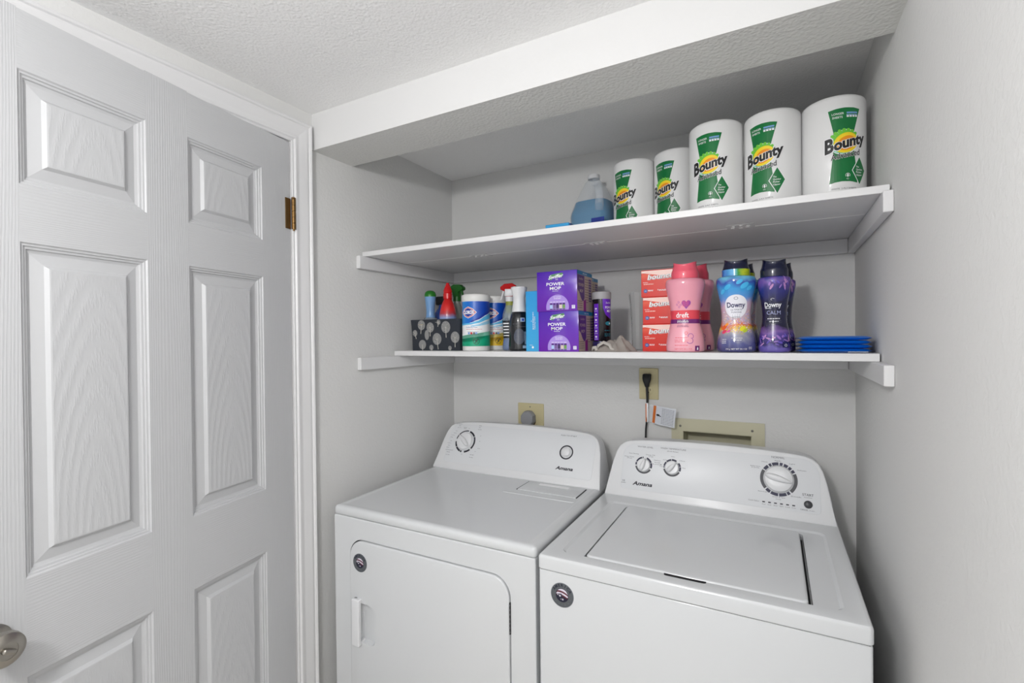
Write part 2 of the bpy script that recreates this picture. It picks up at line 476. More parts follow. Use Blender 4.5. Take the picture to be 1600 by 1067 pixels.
# knob with its lever turn
kn = lathe('door_knob', [(.033, 0), (.033, .006), (.030, .009), (.014, .012), (.012, .022), (.016, .029), (.0265, .036), (.030, .046), (.0285, .055), (.022, .060), (.0145, .0615), (.0145, .0605), (.001, .0605)], NICK, door, 40, loc=(.731, 0, .938), axis='y')
kn['label'] = 'brushed nickel round door knob'
tt = box('thumb_turn', (-.010, -.0685, -.0045), (.010, -.060, .0045), NICK, kn, .003, 3)
tt.rotation_euler = (0, -.5, 0)
def hinge(z0, z1):
    h = box('hinge', (.0005, -.003, z0), (.020, .0005, z1), BRASS, door); h['label'] = 'aged brass butt hinge'
    k = (z1 - z0) / 5
    for i in range(5):
        lathe('knuckle', [(.0068, 0), (.0068, k - .0012)], BRASS, h, 16, loc=(-.006, -.009, z0 + i * k))
    lathe('hinge_pin', [(.0028, -.005), (.0028, 0), (.0034, 0), (.0028, z1 - z0), (.0072, z1 - z0 + .001), (.0072, z1 - z0 + .003), (.004, z1 - z0 + .006)], BRASS, h, 14, loc=(-.006, -.009, z0))
    box('hinge_leaf', (-.016, -.0045, z0), (-.007, .004, z1), BRASS, h)
hinge(1.825, 1.921); hinge(.22, .316)

# ------------------------------------------------------------------ the two wall shelves
ZU, TU, ZL, TL = 1.798, .0175, 1.4246, .0195
def wall_shelf(label, z, t, yl, yr, cleat_h, yc, split=None):
    s = thing('wall_shelf', label, 'shelf', (0, 0, z))
    def board(y0l, y0r, y1l, y1r):
        bm = bmesh.new()
        o = [(.004, y0l), (W - .004, y0r), (W - .004, y1r), (.004, y1l)]
        loft(bm, [[(x, y, -t) for x, y in inset_poly(o, .0008)], [(x, y, -t + .0008) for x, y in o], [(x, y, -.0008) for x, y in o], [(x, y, 0) for x, y in inset_poly(o, .0008)]])
        from_bm('board', bm, SHELF, s)
    if split: board(yl, yr, split[0], split[1]); board(split[0] + .0006, split[1] + .0006, -.003, -.003)
    else: board(yl, yr, -.003, -.003)
    ch = cleat_h; e = .0005
    box('cleat', (.0005, yc, -t - ch), (.0195, -.0005, -t - e), SHELF, s, .0015, 1)
    box('cleat', (W - .0195, yc, -t - ch), (W - .0005, -.0005, -t - e), SHELF, s, .0015, 1)
    box('cleat', (.020, -.0195, -t - ch), (W - .020, -.0005, -t - e), SHELF, s, .0015, 1)
    return s
us = wall_shelf('upper white painted shelf of the alcove, holding the paper towel rolls', ZU, TU, -.580, -.584, .047, -.608, (-.372, -.372))
ls = wall_shelf('lower white painted shelf of the alcove, holding detergents and cleaners', ZL, TL, -.413, -.457, .0465, -.608)
box('caulk_bead', (.021, -.3735, -TU - .0009), (W - .021, -.3705, -TU + .0002), mat('white_caulk', (240, 240, 240), .4), us)
SCRW = mat('white_screw_heads', (238, 238, 238), .4)
for x, y, pts in ((.392, -.366, ((-.024, .006), (-.017, -.006), (.0, .004), (.012, -.010), (.026, -.004), (.033, -.012))),
                  (.842, -.364, ((-.016, .004), (.0, .005), (.002, -.013), (.018, -.014), (.018, -.005), (-.016, -.012))),
                  (1.273, -.392, ((-.020, .010), (.0, .016), (.018, .012), (-.018, -.008), (.002, -.016), (.020, -.008)))):
    mp = slab('mending_plate', rrect(-.036, .036, -.027, .027, .003, 3), SHELF, us, lambda a, b, d: (a, b, -TU - d), .0016, .0001)
    mp.location = (x, y, 0)
    for px, py in pts:
        lathe('screw_head', [(.0056, 0), (.0052, -.0014), (.003, -.0022), (.001, -.0026)], SCRW, mp, 12, loc=(px, py, -TU - .0016))

# ------------------------------------------------------------------ wall plates, plugs and the washer outlet box
pl = thing('outlet_plate', 'square cream wall plate behind the dryer console, gray plug in it', 'wall outlet', (.4115, 0, 1.122))
slab('plate', rrect(-.0625, .0625, -.0625, .0625, .004), CREAM, pl, lambda a, b, d: (a, -.005 + d, b), 0, .0048, .0025)
lathe('socket', [(.030, .0052), (.030, .0062), (.026, .0062), (.001, .0062)], mat('brown_socket', (90, 76, 55), .5), pl, 32, axis='y', loc=(-.004, 0, -.012))
lathe('screw', [(.003, .005), (.003, .006), (.001, .0064)], STEEL, pl, 12, axis='y', loc=(-.002, 0, .047))
GPL = mat('grey_plug_plastic', (140, 141, 145), .5)
dp = bpy.data.objects.new('power_cord', None); C.objects.link(dp); dp.location = (.4075, -.0066, 1.120); dp['label'] = 'gray round plug and cord'
pr = [(.0, .030)] 
bm = bmesh.new()
oc = [(.031 * math.cos(PI / 8 + k * PI / 4) * (1 if k % 2 else 1.02), .035 * math.sin(PI / 8 + k * PI / 4)) for k in range(8)]
oc = [p for i in range(8) for p in (oc[i], ((oc[i][0] + oc[(i + 1) % 8][0]) / 2 * 1.03, (oc[i][1] + oc[(i + 1) % 8][1]) / 2 * 1.03))]
loft(bm, [[(x, 0, z) for x, z in oc], [(x, -.026, z) for x, z in oc], [(x * .96, -.030, z * .96) for x, z in oc], [(x * .84, -.033, z * .84) for x, z in oc]])
from_bm('plug_body', bm, GPL, dp, smooth=30)
bm = bmesh.new(); tube(bm, [(0, -.016, -.028), (0, -.018, -.06), (.01, -.022, -.12), (.02, -.026, -.30), (.02, -.026, -.5)], [.010, .008, .0065, .0065, .0065], 12)
from_bm('cord', bm, GPL, dp, smooth=60)

pl = thing('outlet_plate', 'small upright cream wall plate under the lower shelf, black plug in it', 'wall outlet', (.9235, 0, 1.2885))
slab('plate', rrect(-.037, .037, -.0605, .0605, .003), CREAM, pl, lambda a, b, d: (a, -.005 + d, b), 0, .0048, .0025)
for dz in (-.026, .026):
    so = slab('socket', rrect(-.017, .017, dz - .014, dz + .014, (.012, .012, .012, .012)), CREAM, pl, lambda a, b, d: (a, -.0068 + d, b), 0, .0018, .001)
    for a in (-.0065, .0065): box('slot', (a - .0011, -.0070, dz - .001), (a + .0011, -.0066, dz + .007), DARK, so)
    lathe('ground_hole', [(.0024, .0070), (.001, .0071)], DARK, so, 12, axis='y', loc=(0, 0, dz - .007))
lathe('screw', [(.003, .005), (.003, .006), (.001, .0064)], CREAM, pl, 12, axis='y')
bp_ = bpy.data.objects.new('power_cord', None); C.objects.link(bp_); bp_.location = (.9235, -.0071, 1.3145); bp_['label'] = 'black plug and cord with white sleeve and warning tag'
bm = bmesh.new()
rings = []
for z, w, d in ((.013, .013, .008), (.010, .0165, .013), (-.004, .0165, .018), (-.014, .0145, .019), (-.024, .0105, .017), (-.032, .0085, .015), (-.038, .0065, .012)):
    rings.append([(-.004 + x, -.001 - (d + .001) / 1 * (.5) + y, z) for x, y in [(w * math.copysign(abs(math.cos(t)) ** .6, math.cos(t)), d * .5 * math.copysign(abs(math.sin(t)) ** .6, math.sin(t))) for t in [2 * PI * k / 20 for k in range(20)]]])
loft(bm, rings)
from_bm('plug_body', bm, BLACK, bp_, smooth=50)
path = [(-.004, -.009, -.036), (-.003, -.010, -.060), (-.002, -.012, -.085), (-.0025, -.014, -.12), (-.004, -.016, -.165), (-.007, -.018, -.20), (-.0085, -.019, -.25), (-.008, -.019, -.32)]
bm = bmesh.new(); tube(bm, path, [.0052, .005, .0046, .004, .0036, .0036, .0036, .0036], 12)
from_bm('cord', bm, BLACK, bp_, smooth=60)
CLR = mat('clear_film', (236, 238, 242), .12, alpha=.30)
slv = lathe('tag_sleeve', [(.0052, -.172), (.0052, -.098)], WINK, bp_, 14, loc=(-.003, -.014, 0), cap0=False, cap1=False)
ORG = mat('orange_ink', (198, 104, 34), .5)
Print(flat_map(-.003, -.0196, -.135, (1, 0, 0), (0, 0, 1), (0, -1, 0))).rect(-.0045, -.001, -.035, .035, ORG).build('sleeve_stripe', bp_)
tR, tU = Vector((.95, -.25, -.12)).normalized(), Vector((.10, 0, 1)).normalized()
tO = tR.cross(tU).normalized() * 1
tg = Print(flat_map(.0035, -.018, -.135, tR, tU, tO), .01, 0)
tgm = tg.mapf; tg.mapf = lambda u, v, o: tuple(Vector(tgm(u, v, o)) + Vector((0, -.004 * math.sin(u * 40), 0)))
tg.lift = 0
tg.rect(0, .018, -.035, .035, CLR, 0).rect(.018, .107, -.035, .035, mat('tag_white', (218, 222, 230), .2, alpha=.8), 0).rect(.019, .030, -.033, .033, ORG, 1)
tg.rect(.019, .030, -.033, .033, ORG, -1)
tg.ell(.040, .000, .007, .004, BLACK, 1).rect(.046, .052, -.004, -.001, BLACK, 1)
for k in range(11): tg.lines(.054, .102, [-.029 + k * .0055], .0016, GINK, 1, gaps=.7)
tg.build('warning_tag', bp_)

bx = thing('outlet_box', 'cream recessed washing machine outlet box in the wall behind the washer', 'outlet box', (1.165, 0, 1.03))
bm = bmesh.new()
fo = (-.157, .157, -.075, .133); fi = (-.116, .116, -.066, .087)
bm_box(bm, (fo[0], -.006, fi[3]), (fo[1], -.0003, fo[3]), 0); bm_box(bm, (fo[0], -.006, fo[2]), (fo[1], -.0003, fi[2]), 0)
bm_box(bm, (fo[0], -.006, fi[2]), (fi[0], -.0003, fi[3]), 0); bm_box(bm, (fi[1], -.006, fi[2]), (fo[1], -.0003, fi[3]), 0)
CRM2 = mat('pale_cream_plastic', (198, 194, 168), .4)
from_bm('frame', bm, CRM2, bx)
bm = bmesh.new()
bm_box(bm, (fi[0], -.003, fi[3] - .002), (fi[1], .085, fi[3])); bm_box(bm, (fi[0], -.003, fi[2]), (fi[1], .085, fi[2] + .002)); bm_box(bm, (fi[0], -.003, fi[2]), (fi[0] + .002, .085, fi[3])); bm_box(bm, (fi[1] - .002, -.003, fi[2]), (fi[1], .085, fi[3])); bm_box(bm, (fi[0], .083, fi[2]), (fi[1], .085, fi[3]))
from_bm('recess', bm, CRM2, bx)
for x in (-.125, .118): lathe('screw', [(.0045, .006), (.004, .0075), (.001, .008)], STEEL, bx, 12, axis='y', loc=(x, 0, .105))
for x in (-.06, .05):
    lathe('valve', [(.012, -.064), (.012, -.02), (.016, -.02), (.016, -.005), (.001, -.005)], STEEL, bx, 16, loc=(x, .03, 0))

# ------------------------------------------------------------------ appliances; local frame u right, v back, z up, origin at the front left foot
FACE_ROT = {}
def face_map(v0, z0, v1, z1):
    d = Vector((0, v1 - v0, z1 - z0)).normalized(); n = Vector((0, -d.z, d.y))
    return flat_map(0, v0, z0, (1, 0, 0), d, n), d, n
def console(parent, outline, v0, z0, d, n, vback):
    """rounded control console: slanted face, sides running back to the wall"""
    P3 = lambda u, s, o: tuple(Vector((u, v0, z0)) + d * s + n * o)
    bm = bmesh.new(); rings = []; e = .005
    for k in range(5):
        a = k / 4 * PI / 2
        rings.append([P3(u, s, e * math.cos(a) - e) for u, s in inset_poly(outline, e * (1 - math.sin(a)))])
    cu = sum(p[0] for p in outline) / len(outline)
    def backring(f, vb, ku, kz):
        out = []
        for u, s in outline:
            p = Vector(P3(u, s, -e)); q = Vector((cu + (u - cu) * ku, vb, z0 + (p.z - z0) * kz))
            out.append(tuple(p.lerp(q, f) if f < 1 else q))
        return out
    rings.append(backring(.5, vback, .995, 1.0)); rings.append(backring(1, vback - .012, .985, .985)); rings.append(backring(1, vback, .97, .96))
    loft(bm, rings)
    return from_bm('control_console', bm, PLAS2, parent, smooth=42)
def dial(parent, fm, u, s, r, h, ang, name='dial', grip=1.0, ring=None):
    """round dial with a raised pointer grip; built in the face frame"""
    m3, d, n = fm
    R = Matrix(((1, 0, 0), (0, d.y, n.y), (0, d.z, n.z)))  # local x=u, y=s, z=out
    R = Matrix((Vector((1, 0, 0)), d, n)).transposed()
    o = lathe(name, [(r * 1.03, 0), (r * 1.03, .002), (r, .003), (r * .93, h), (r * .88, h + .0012), (r * .5, h + .0016), (.001, h + .0018)], PLAS2, parent, 44)
    M4 = Matrix.Translation(Vector(m3(u, s, .0005))) @ R.to_4x4()
    o.matrix_local = M4
    bm = bmesh.new(); L = r * .94; w = r * .26 * grip; rings = []
    for z, k in ((h * .3, 1.0), (h + .006, .9), (h + .011, .72), (h + .0125, .45)):
        rings.append([(L * k ** .4 * math.cos(t) , w * k * math.sin(t) * (1 - .35 * math.cos(t)), z) for t in [2 * PI * q / 28 for q in range(28)]])
    loft(bm, rings)
    g = from_bm('grip', bm, PLAS2, o, smooth=60); g.rotation_euler = (0, 0, ang)
    return o
def badge(parent, u, z, r, v=0):
    """round sticker: dark ring lettered AMERICA round a flag-striped ball"""
    b = lathe('badge_sticker', [(r, 0), (r, .0006), (r * .98, .0009), (.001, .0009)], mat('badge_grey', (84, 88, 92), .35), parent, 48, axis='y', loc=(u, v, z))
    b['label'] = 'round dark sticker with flag-striped ball'
    P = Print(flat_map(0, -.0009, 0), gap=.0001, lift=.0002)
    nv = mat('badge_navy', (18, 20, 44), .4); rd = mat('badge_red', (92, 28, 44), .4); wh = mat('badge_white', (214, 208, 220), .4); lr = mat('badge_ring', (110, 114, 122), .35)
    P.arc(0, 0, r * .96, r * .99, 0, 360, lr)
    for i, ch in enumerate('AMERICA'):
        a = math.radians(148 - i * 19.5); P.text(ch, r * .70 * math.cos(a), r * .70 * math.sin(a), r * .24, nv, 1, rot=a - PI / 2, bold=.03)
    for a in (200, 340, 225, 250, 270, 290, 315):
        a = math.radians(a); P.ell(r * .78 * math.cos(a), r * .78 * math.sin(a), r * .035, r * .035, lr, 1, 5)
    P.ell(0, 0, r * .56, r * .56, nv, 1)
    R0 = r * .52
    def chord(y0, y1, m, dy=0):
        top = []; bot = []
        for k in range(13):
            x = -1 + 2 * k / 12
            x *= .98
            yb = y0 + .22 * (1 - x * x) + .18 * x * -1; yt = y1 + .22 * (1 - x * x) + .18 * x * -1
            lim = math.sqrt(max(0, 1 - x * x)); yb = max(-lim, min(lim, yb)); yt = max(-lim, min(lim, yt))
            bot.append((R0 * x, R0 * yb)); top.append((R0 * x, R0 * yt))
        pts = bot + top[::-1]; out = []
        for q in pts:
            if not out or (Vector(q) - Vector(out[-1])).length > 1e-6: out.append(q)
        P.poly(out, m, 2)
    chord(.45, .8, wh); chord(.2, .42, rd); chord(-.12, .17, wh); chord(-.36, -.14, rd)
    P.poly([(R0 * x, R0 * y) for x, y in ((-.95, .1), (-.1, .25), (.1, -.2), (.35, -.9), (-.4, -.9), (-.85, -.45))], nv, 3)
    for sx_, sy_, q in ((-.35, -.12, .24), (.12, -.62, .2), (-.72, .0, .14), (-.2, -.62, .1)):
        P.poly([(R0 * (sx_ + q * (1 if k % 2 == 0 else .42) * math.sin(k * PI / 5)), R0 * (sy_ + q * (1 if k % 2 == 0 else .42) * math.cos(k * PI / 5))) for k in range(10)], wh, 4)
    P.build('badge_print', b)
LOGO = dict(shear=.35, bold=.035)

# ---- dryer
DR = thing('dryer', 'white front-loading clothes dryer on the left, door with finger grip', 'dryer', (.0743, -.790, 0), .0104)
def adopt(child, parent, loc, rz):
    child.parent = parent
    child.matrix_parent_inverse = (Matrix.Translation(Vector(loc)) @ Matrix.Rotation(rz, 4, 'Z')).inverted()
adopt(dp, DR, (.0743, -.790, 0), .0104)
Z1 = .928; WD = .737; DD = .70
slab('cabinet', rrect(.002, WD - .002, .02, DD, .010, 4), ENAM, DR, lambda a, b, d: (a, b, d), .899, .03, .003)
for fu in (.05, WD - .05):
    for fv in (.06, DD - .06): lathe('foot', [(.02, 0), (.02, .008), (.012, .012), (.012, .031)], BLACK, DR, 16, loc=(fu, fv, 0))
front = slab('front_panel', rrect(.002, WD - .002, .03, .8985, .006, 4), ENAM, DR, lambda a, b, d: (a, d, b), 0, .022, .0035)
cut = slab('c', rrect(.0735, .6615, .171, .8345, .056, 10), ENAM, DR, lambda a, b, d: (a, d, b), -.01, .03)
front = boolean(front, [cut])
front.data.polygons.foreach_set('use_smooth', [False] * len(front.data.polygons))
bm = bmesh.new()
tops = rrect(0, WD, 0, DD, .012, 5)
loft(bm, [[(x, y, .9005) for x, y in inset_poly(tops, .002)], [(x, y, .903) for x, y in tops], [(x, y, Z1 - .012) for x, y in tops], [(x, y, Z1 - .0055) for x, y in inset_poly(tops, .0016)], [(x, y, Z1 - .0018) for x, y in inset_poly(tops, .0055)], [(x, y, Z1) for x, y in inset_poly(tops, .011)],
          [(x, y, Z1) for x, y in rrect(.020, WD - .020, .020, DD - .020, .012, 5)], [(x, y, Z1 - .0016) for x, y in rrect(.027, WD - .027, .027, DD - .027, .012, 5)]])
top = from_bm('top_panel', bm, ENAM, DR, smooth=50)
bm_r = rrect(.432, .700, .366, .378, .005, 4)
slab('ridge', bm_r, ENAM, top, lambda a, b, d: (a, b, Z1 + .0006 - d), 0, .003, .002, 3)
lid = slab('lint_lid', rrect(.468, .691, .413, .520, .004, 3), ENAM, DR, lambda a, b, d: (a, b, Z1 + .0015 - d), 0, .003, .0012)
slab('pull_slot', rrect(.517, .634, .487, .507, .003, 3), mat('bright_enamel', (236, 236, 238), .25), lid, lambda a, b, d: (a, b, Z1 + .0022 - d), 0, .001, .0004)
for u in (.466, .6925): box('lid_gap', (u - .001, .413, Z1 - .0015), (u + .001, .516, Z1 + .0006), DARK, lid)
fd = face_map(.532, .928, .637, 1.118)
half = [(.3685, .216), (.30, .2155), (.20, .213), (.12, .209), (.078, .2045), (.052, .197), (.036, .184), (.025, .163), (.0165, .128), (.008, .064), (.001, -.002)]
outl = half + [(WD - u, s) for u, s in reversed(half[1:])] + []
outl = [(u, s) for u, s in outl][::-1]
con = console(DR, outl, .532, .928, fd[1], fd[2], .69)
slab('control_panel', rrect(.045, .700, .028, .196, (.012, .012, .04, .04), 6), PLAS, con, lambda a, b, d: fd[0](a, b, .0009 - d), 0, .0010, .0006)
P = Print(fd[0], lift=.0012)
def rings(fm, par, *sets):
    Q = Print(fm, lift=.0012)
    for u, s, r0, r1, segs, m in sets:
        for a0, a1 in segs: Q.arc(u, s, r0, r1, a0, a1, m, 0)
    o = Q.build('dial_ring', par); return o
rings(fd[0], con, (.130, .1215, .0440, .0485, ((84, 170),), INK), (.130, .1215, .0410, .0485, ((-38, 30), (33, 76), (-82, -46), (184, 214), (217, 250), (253, 262)), INK))
P.text('AUTOMATIC', .078, .1935, .0036, GINK).text('DRY', .083, .1855, .0036, GINK).text('More Dry', .082, .1775, .0032, GINK)
P.text('TIMED', .184, .193, .0036, GINK).text('DRY', .184, .185, .0036, GINK).text('High Heat', .186, .177, .0032, GINK)
P.text('WRINKLE', .112, .180, .003, GINK).text('SHIELD', .112, .175, .003, GINK).text('OFF', .132, .178, .003, GINK)
for k, (u, s, t) in enumerate(((.073, .162, 'More'), (.068, .152, 'Normal'), (.060, .142, 'Less Dry'), (.056, .133, 'Energy'), (.058, .116, 'OFF'), (.052, .106, 'Cool Down'), (.054, .096, 'Damp'), (.050, .087, 'Delicate'), (.198, .150, '60'), (.200, .126, '40'), (.204, .096, '30 Min'), (.190, .082, '20'))):
    P.text(t, u, s, .0032, GINK)
P.text('AUTOMATIC DRY', .062, .076, .0036, GINK).text('SPECIAL', .060, .067, .0036, GINK).text('Low Heat', .060, .056, .0034, GINK)
P.text('OFF', .128, .064, .0032, GINK).text('AIR DRY', .178, .066, .0038, GINK).text('No Heat', .178, .056, .0036, GINK)
rings(fd[0], con, (.588, .1215, .0225, .0275, ((0, 360),), INK))
P.build('lettering', con)
Print(fd[0], lift=.0012).text('PUSH TO START', .587, .184, .0052, GINK, w=.064).build('lettering', con)
Print(fd[0], lift=.0012).text('Amana', .590, .054, .0125, INK, w=.069, **LOGO).build('logo', con)
dial(con, fd, .130, .1215, .0385, .012, math.radians(140), 'dial')
bt = lathe('start_button', [(.0205, 0), (.0205, .003), (.019, .004), (.0185, .003), (.0175, .004), (.0165, .008), (.012, .0105), (.001, .0115)], PLAS2, con, 36)
bt.matrix_local = Matrix.Translation(Vector(fd[0](.588, .1215, .0006))) @ Matrix((Vector((1, 0, 0)), fd[1], fd[2])).transposed().to_4x4()
# dryer door
box('door_gap_shade', (.0730, .0165, .172), (.662, .0195, .834), DARK, DR)  # dark sheet standing in for the shade in the gap round the door
dd = slab('door', rrect(.0765, .6585, .174, .8315, .055, 10), ENAM, DR, lambda a, b, d: (a, -.006 + d, b), 0, .022, .0045, 4, smooth=50)
cut = slab('c', rrect(.110, .187, .504, .640, (.014, .026, .034, .014), 8), ENAM, DR, lambda a, b, d: (a, -.03 + d, b), 0, .0430, back_edge=.009)
dd = boolean(dd, [cut])
dd.data.polygons.foreach_set('use_smooth', [True] * len(dd.data.polygons)); dd.data.set_sharp_from_angle(angle=math.radians(42))
slab('handle', rrect(.097, .128, .502, .650, .005, 4), PLAS2, dd, lambda a, b, d: (a, -.022 + d, b), 0, .011, .004, 4)
for z in (.503, .636): box('handle_post', (.098, -.012, z), (.127, .010, z + .013), PLAS2, dd, .002, 2)
box('handle_back', (.098, -.012, .503), (.1085, -.0055, .649), PLAS2, dd)
for z in (.725, .30):
    hg = box('door_hinge', (.6588, -.004, z - .042), (.6618, .006, z + .042), DARK, dd)
    for k in range(7): box('hinge_tooth', (.6586, -.0046, z - .038 + k * .012), (.6612, -.0038, z - .034 + k * .012), mat('hinge_grey', (110, 110, 112), .5), hg)
badge(dd, .122, .763, .029, -.006)

# ---- washer
WA = thing('washing_machine', 'white top-loading washing machine on the right, with three dials', 'washing machine', (.8219, -.7951, 0), .0079)
adopt(bp_, WA, (.8219, -.7951, 0), .0079)
Z2 = .920; WW = .6985; WDp = .70
slab('cabinet', rrect(.0015, WW - .0015, .004, WDp, .006, 4), ENAM, WA, lambda a, b, d: (a, b, d), .8815, .03, .004)
for fu in (.05, WW - .05):
    for fv in (.06, WDp - .06): lathe('foot', [(.02, 0), (.02, .008), (.012, .012), (.012, .031)], BLACK, WA, 16, loc=(fu, fv, 0))
box('seam_gap', (.006, .006, .8805), (WW - .006, WDp - .006, .8845), DARK, WA)
bm = bmesh.new(); tops = rrect(0, WW, 0, WDp, .010, 5)
loft(bm, [[(x, y, .8835) for x, y in inset_poly(tops, .002)], [(x, y, .886) for x, y in tops], [(x, y, Z2 - .008) for x, y in tops], [(x, y, Z2 - .0035) for x, y in inset_poly(tops, .0015)], [(x, y, Z2 - .001) for x, y in inset_poly(tops, .004)], [(x, y, Z2) for x, y in inset_poly(tops, .008)]])
tp = from_bm('top_panel', bm, ENAM, WA, smooth=50)
def bowl(x0, x1, y0, y1, r, depth, slope):
    o = rrect(x0, x1, y0, y1, r, 6); bm = bmesh.new()
    loft(bm, [[(x, y, Z2 - depth) for x, y in inset_poly(o, slope)], [(x, y, Z2 + .004) for x, y in inset_poly(o, -slope * .004 / depth)]])
    return from_bm('c', bm, ENAM, WA)
tp = boolean(tp, [bowl(.047, .657, .040, .478, .022, .0045, .007)])
tp = boolean(tp, [slab('c', rrect(.107, .603, .040, .458, .012, 5), ENAM, WA, lambda a, b, d: (a, b, d), Z2 - .024, Z2 + .01)])
tp = boolean(tp, [slab('c', rrect(.302, .402, .0315, .060, (.012, .012, .002, .002), 5), ENAM, WA, lambda a, b, d: (a, b, d), Z2 - .024, Z2 + .01)])
box('finger_slot_shade', (.306, .0412, Z2 - .0180), (.398, .0419, Z2 + .0004), DARK, WA)  # dark plate that paints the shade inside the finger slot
tp.data.polygons.foreach_set('use_smooth', [True] * len(tp.data.polygons)); tp.data.set_sharp_from_angle(angle=math.radians(28))
slab('lid', rrect(.114, .595, .0420, .452, .012, 5), ENAM, WA, lambda a, b, d: (a, b, Z2 + .003 - d), 0, .018, .0055, 4, smooth=50)
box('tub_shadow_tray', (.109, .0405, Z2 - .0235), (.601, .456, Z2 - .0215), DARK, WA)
fw = face_map(.543, .920, .615, 1.112)
hw = [(.349, .206), (.28, .2055), (.20, .203), (.12, .1985), (.082, .194), (.060, .186), (.046, .174), (.035, .152), (.026, .118), (.016, .066), (.0065, -.002)]
outl = (hw + [(WW - u, s) for u, s in reversed(hw[1:])])[::-1]
cw = console(WA, outl, .543, .920, fw[1], fw[2], .69)
slab('control_panel', rrect(.060, .655, .026, .185, (.012, .012, .05, .05), 6), PLAS, cw, lambda a, b, d: fw[0](a, b, .0009 - d), 0, .0010, .0006)
P = Print(fw[0], lift=.0012)
IB = mat('blue_black_ink', (40, 40, 66), .5); IG = mat('charcoal_ink', (70, 71, 76), .5)
rings(fw[0], cw, (.135, .112, .0235, .0290, ((95, 102), (106, 158), (162, 182), (-18, 20), (24, 70)), IB), (.135, .112, .0235, .0290, ((190, 330),), IG))
rings(fw[0], cw, (.230, .1135, .0235, .0290, ((60, 95), (99, 135), (139, 172), (175, 184), (-20, 10), (13, 40)), IB), (.230, .1135, .0235, .0290, ((192, 332),), IG))
rings(fw[0], cw, (.546, .1155, .0420, .0510, ((76, 86), (90, 112), (115, 124), (58, 72), (44, 54), (29, 40), (128, 146)), IB), (.546, .1155, .0420, .0510, ((150, 220), (-46, 25)), IG), (.546, .1155, .0420, .0510, ((224, 240), (243, 268), (271, 296), (299, 309)), IB))
Print(fw[0], lift=.0012).text('WATER LEVEL', .1365, .172, .0052, GINK, w=.054).build('lettering', cw)
P.text('WASH TEMPERATURE', .230, .174, .0052, GINK, w=.084).text('(Cold Rinse)', .229, .166, .0036, GINK, w=.036)
for u, s, t, w in ((.098, .147, 'Auto Sensing', .034), (.084, .135, 'Deep Water', .034), (.084, .130, 'Wash', .018), (.156, .147, 'Deep Fill', .03), (.158, .142, 'Large', .015), (.180, .131, 'Medium', .022), (.180, .124, 'Small', .018), (.180, .118, 'Load', .028), (.205, .136, 'Cold', .012), (.231, .149, 'Warm', .012), (.262, .138, 'Hot', .018), (.268, .115, 'Hot', .010), (.192, .119, 'Tap', .008), (.193, .113, 'Cold', .010)):
    P.text(t, u, s, .0034, GINK, w=w)
P.build('lettering', cw); P = Print(fw[0], lift=.0012)
P.text('NORMAL', .545, .178, .0068, GINK, w=.036)
for u, s, t, w in ((.545, .1695, 'Regular', .018), (.508, .163, 'Heavy', .016), (.482, .147, 'Bulky Items', .028), (.482, .1425, '& Sheets', .022), (.583, .164, 'Light', .016), (.608, .147, 'Delicates', .023), (.503, .072, 'Rinse & Spin', .026), (.546, .0605, 'Drain & Spin', .034), (.545, .0545, 'Only', .014), (.592, .068, 'Soak', .028)):
    P.text(t, u, s, .0034, GINK, w=w)
P.build('lettering', cw); P = Print(fw[0], lift=.0012)
for k in range(6):
    u = .505 + k * .016; P.rect(u - .0038, u + .0038, .0415, .0450, INK, 1); P.text(('Wash', 'Soak', 'Rinse', 'Spin', 'Lid', 'Done')[k], u, .035, .003, GINK, w=.010)
P.text('Cycle Status', .478, .042, .0036, GINK, w=.030)
P.build('status_lights', cw); P = Print(fw[0], lift=.0012)
P.text('START', .6225, .0755, .0072, INK, w=.029).text('Press & Hold', .6225, .070, .003, GINK, w=.02).text('CANCEL', .612, .0335, .0042, INK, w=.020).text('3 sec.', .632, .0335, .003, GINK, w=.014)
P.build('lettering', cw); P = Print(fw[0], lift=.0012)
Print(fw[0], lift=.0012).text('Amana', .1345, .0425, .0125, INK, w=.066, **LOGO).build('logo', cw)
P.text('HE', .070, .050, .006, GINK).lines(.062, .078, [.045], .0012, GINK)
P.build('lettering', cw)
dial(cw, fw, .135, .112, .0228, .011, math.radians(70), 'dial', 1.35)
dial(cw, fw, .230, .1135, .0228, .011, math.radians(48), 'dial', 1.35)
dial(cw, fw, .546, .1155, .0405, .013, math.radians(-14), 'dial')
sb = lathe('start_button', [(.0112, 0), (.0112, .002), (.009, .004), (.005, .0052), (.001, .0056)], mat('charcoal_button', (62, 63, 66), .4), cw, 28)
sb.matrix_local = Matrix.Translation(Vector(fw[0](.6225, .0515, .0006))) @ Matrix((Vector((1, 0, 0)), fw[1], fw[2])).transposed().to_4x4()
badge(WA, .0655, .828, .0305, .004)

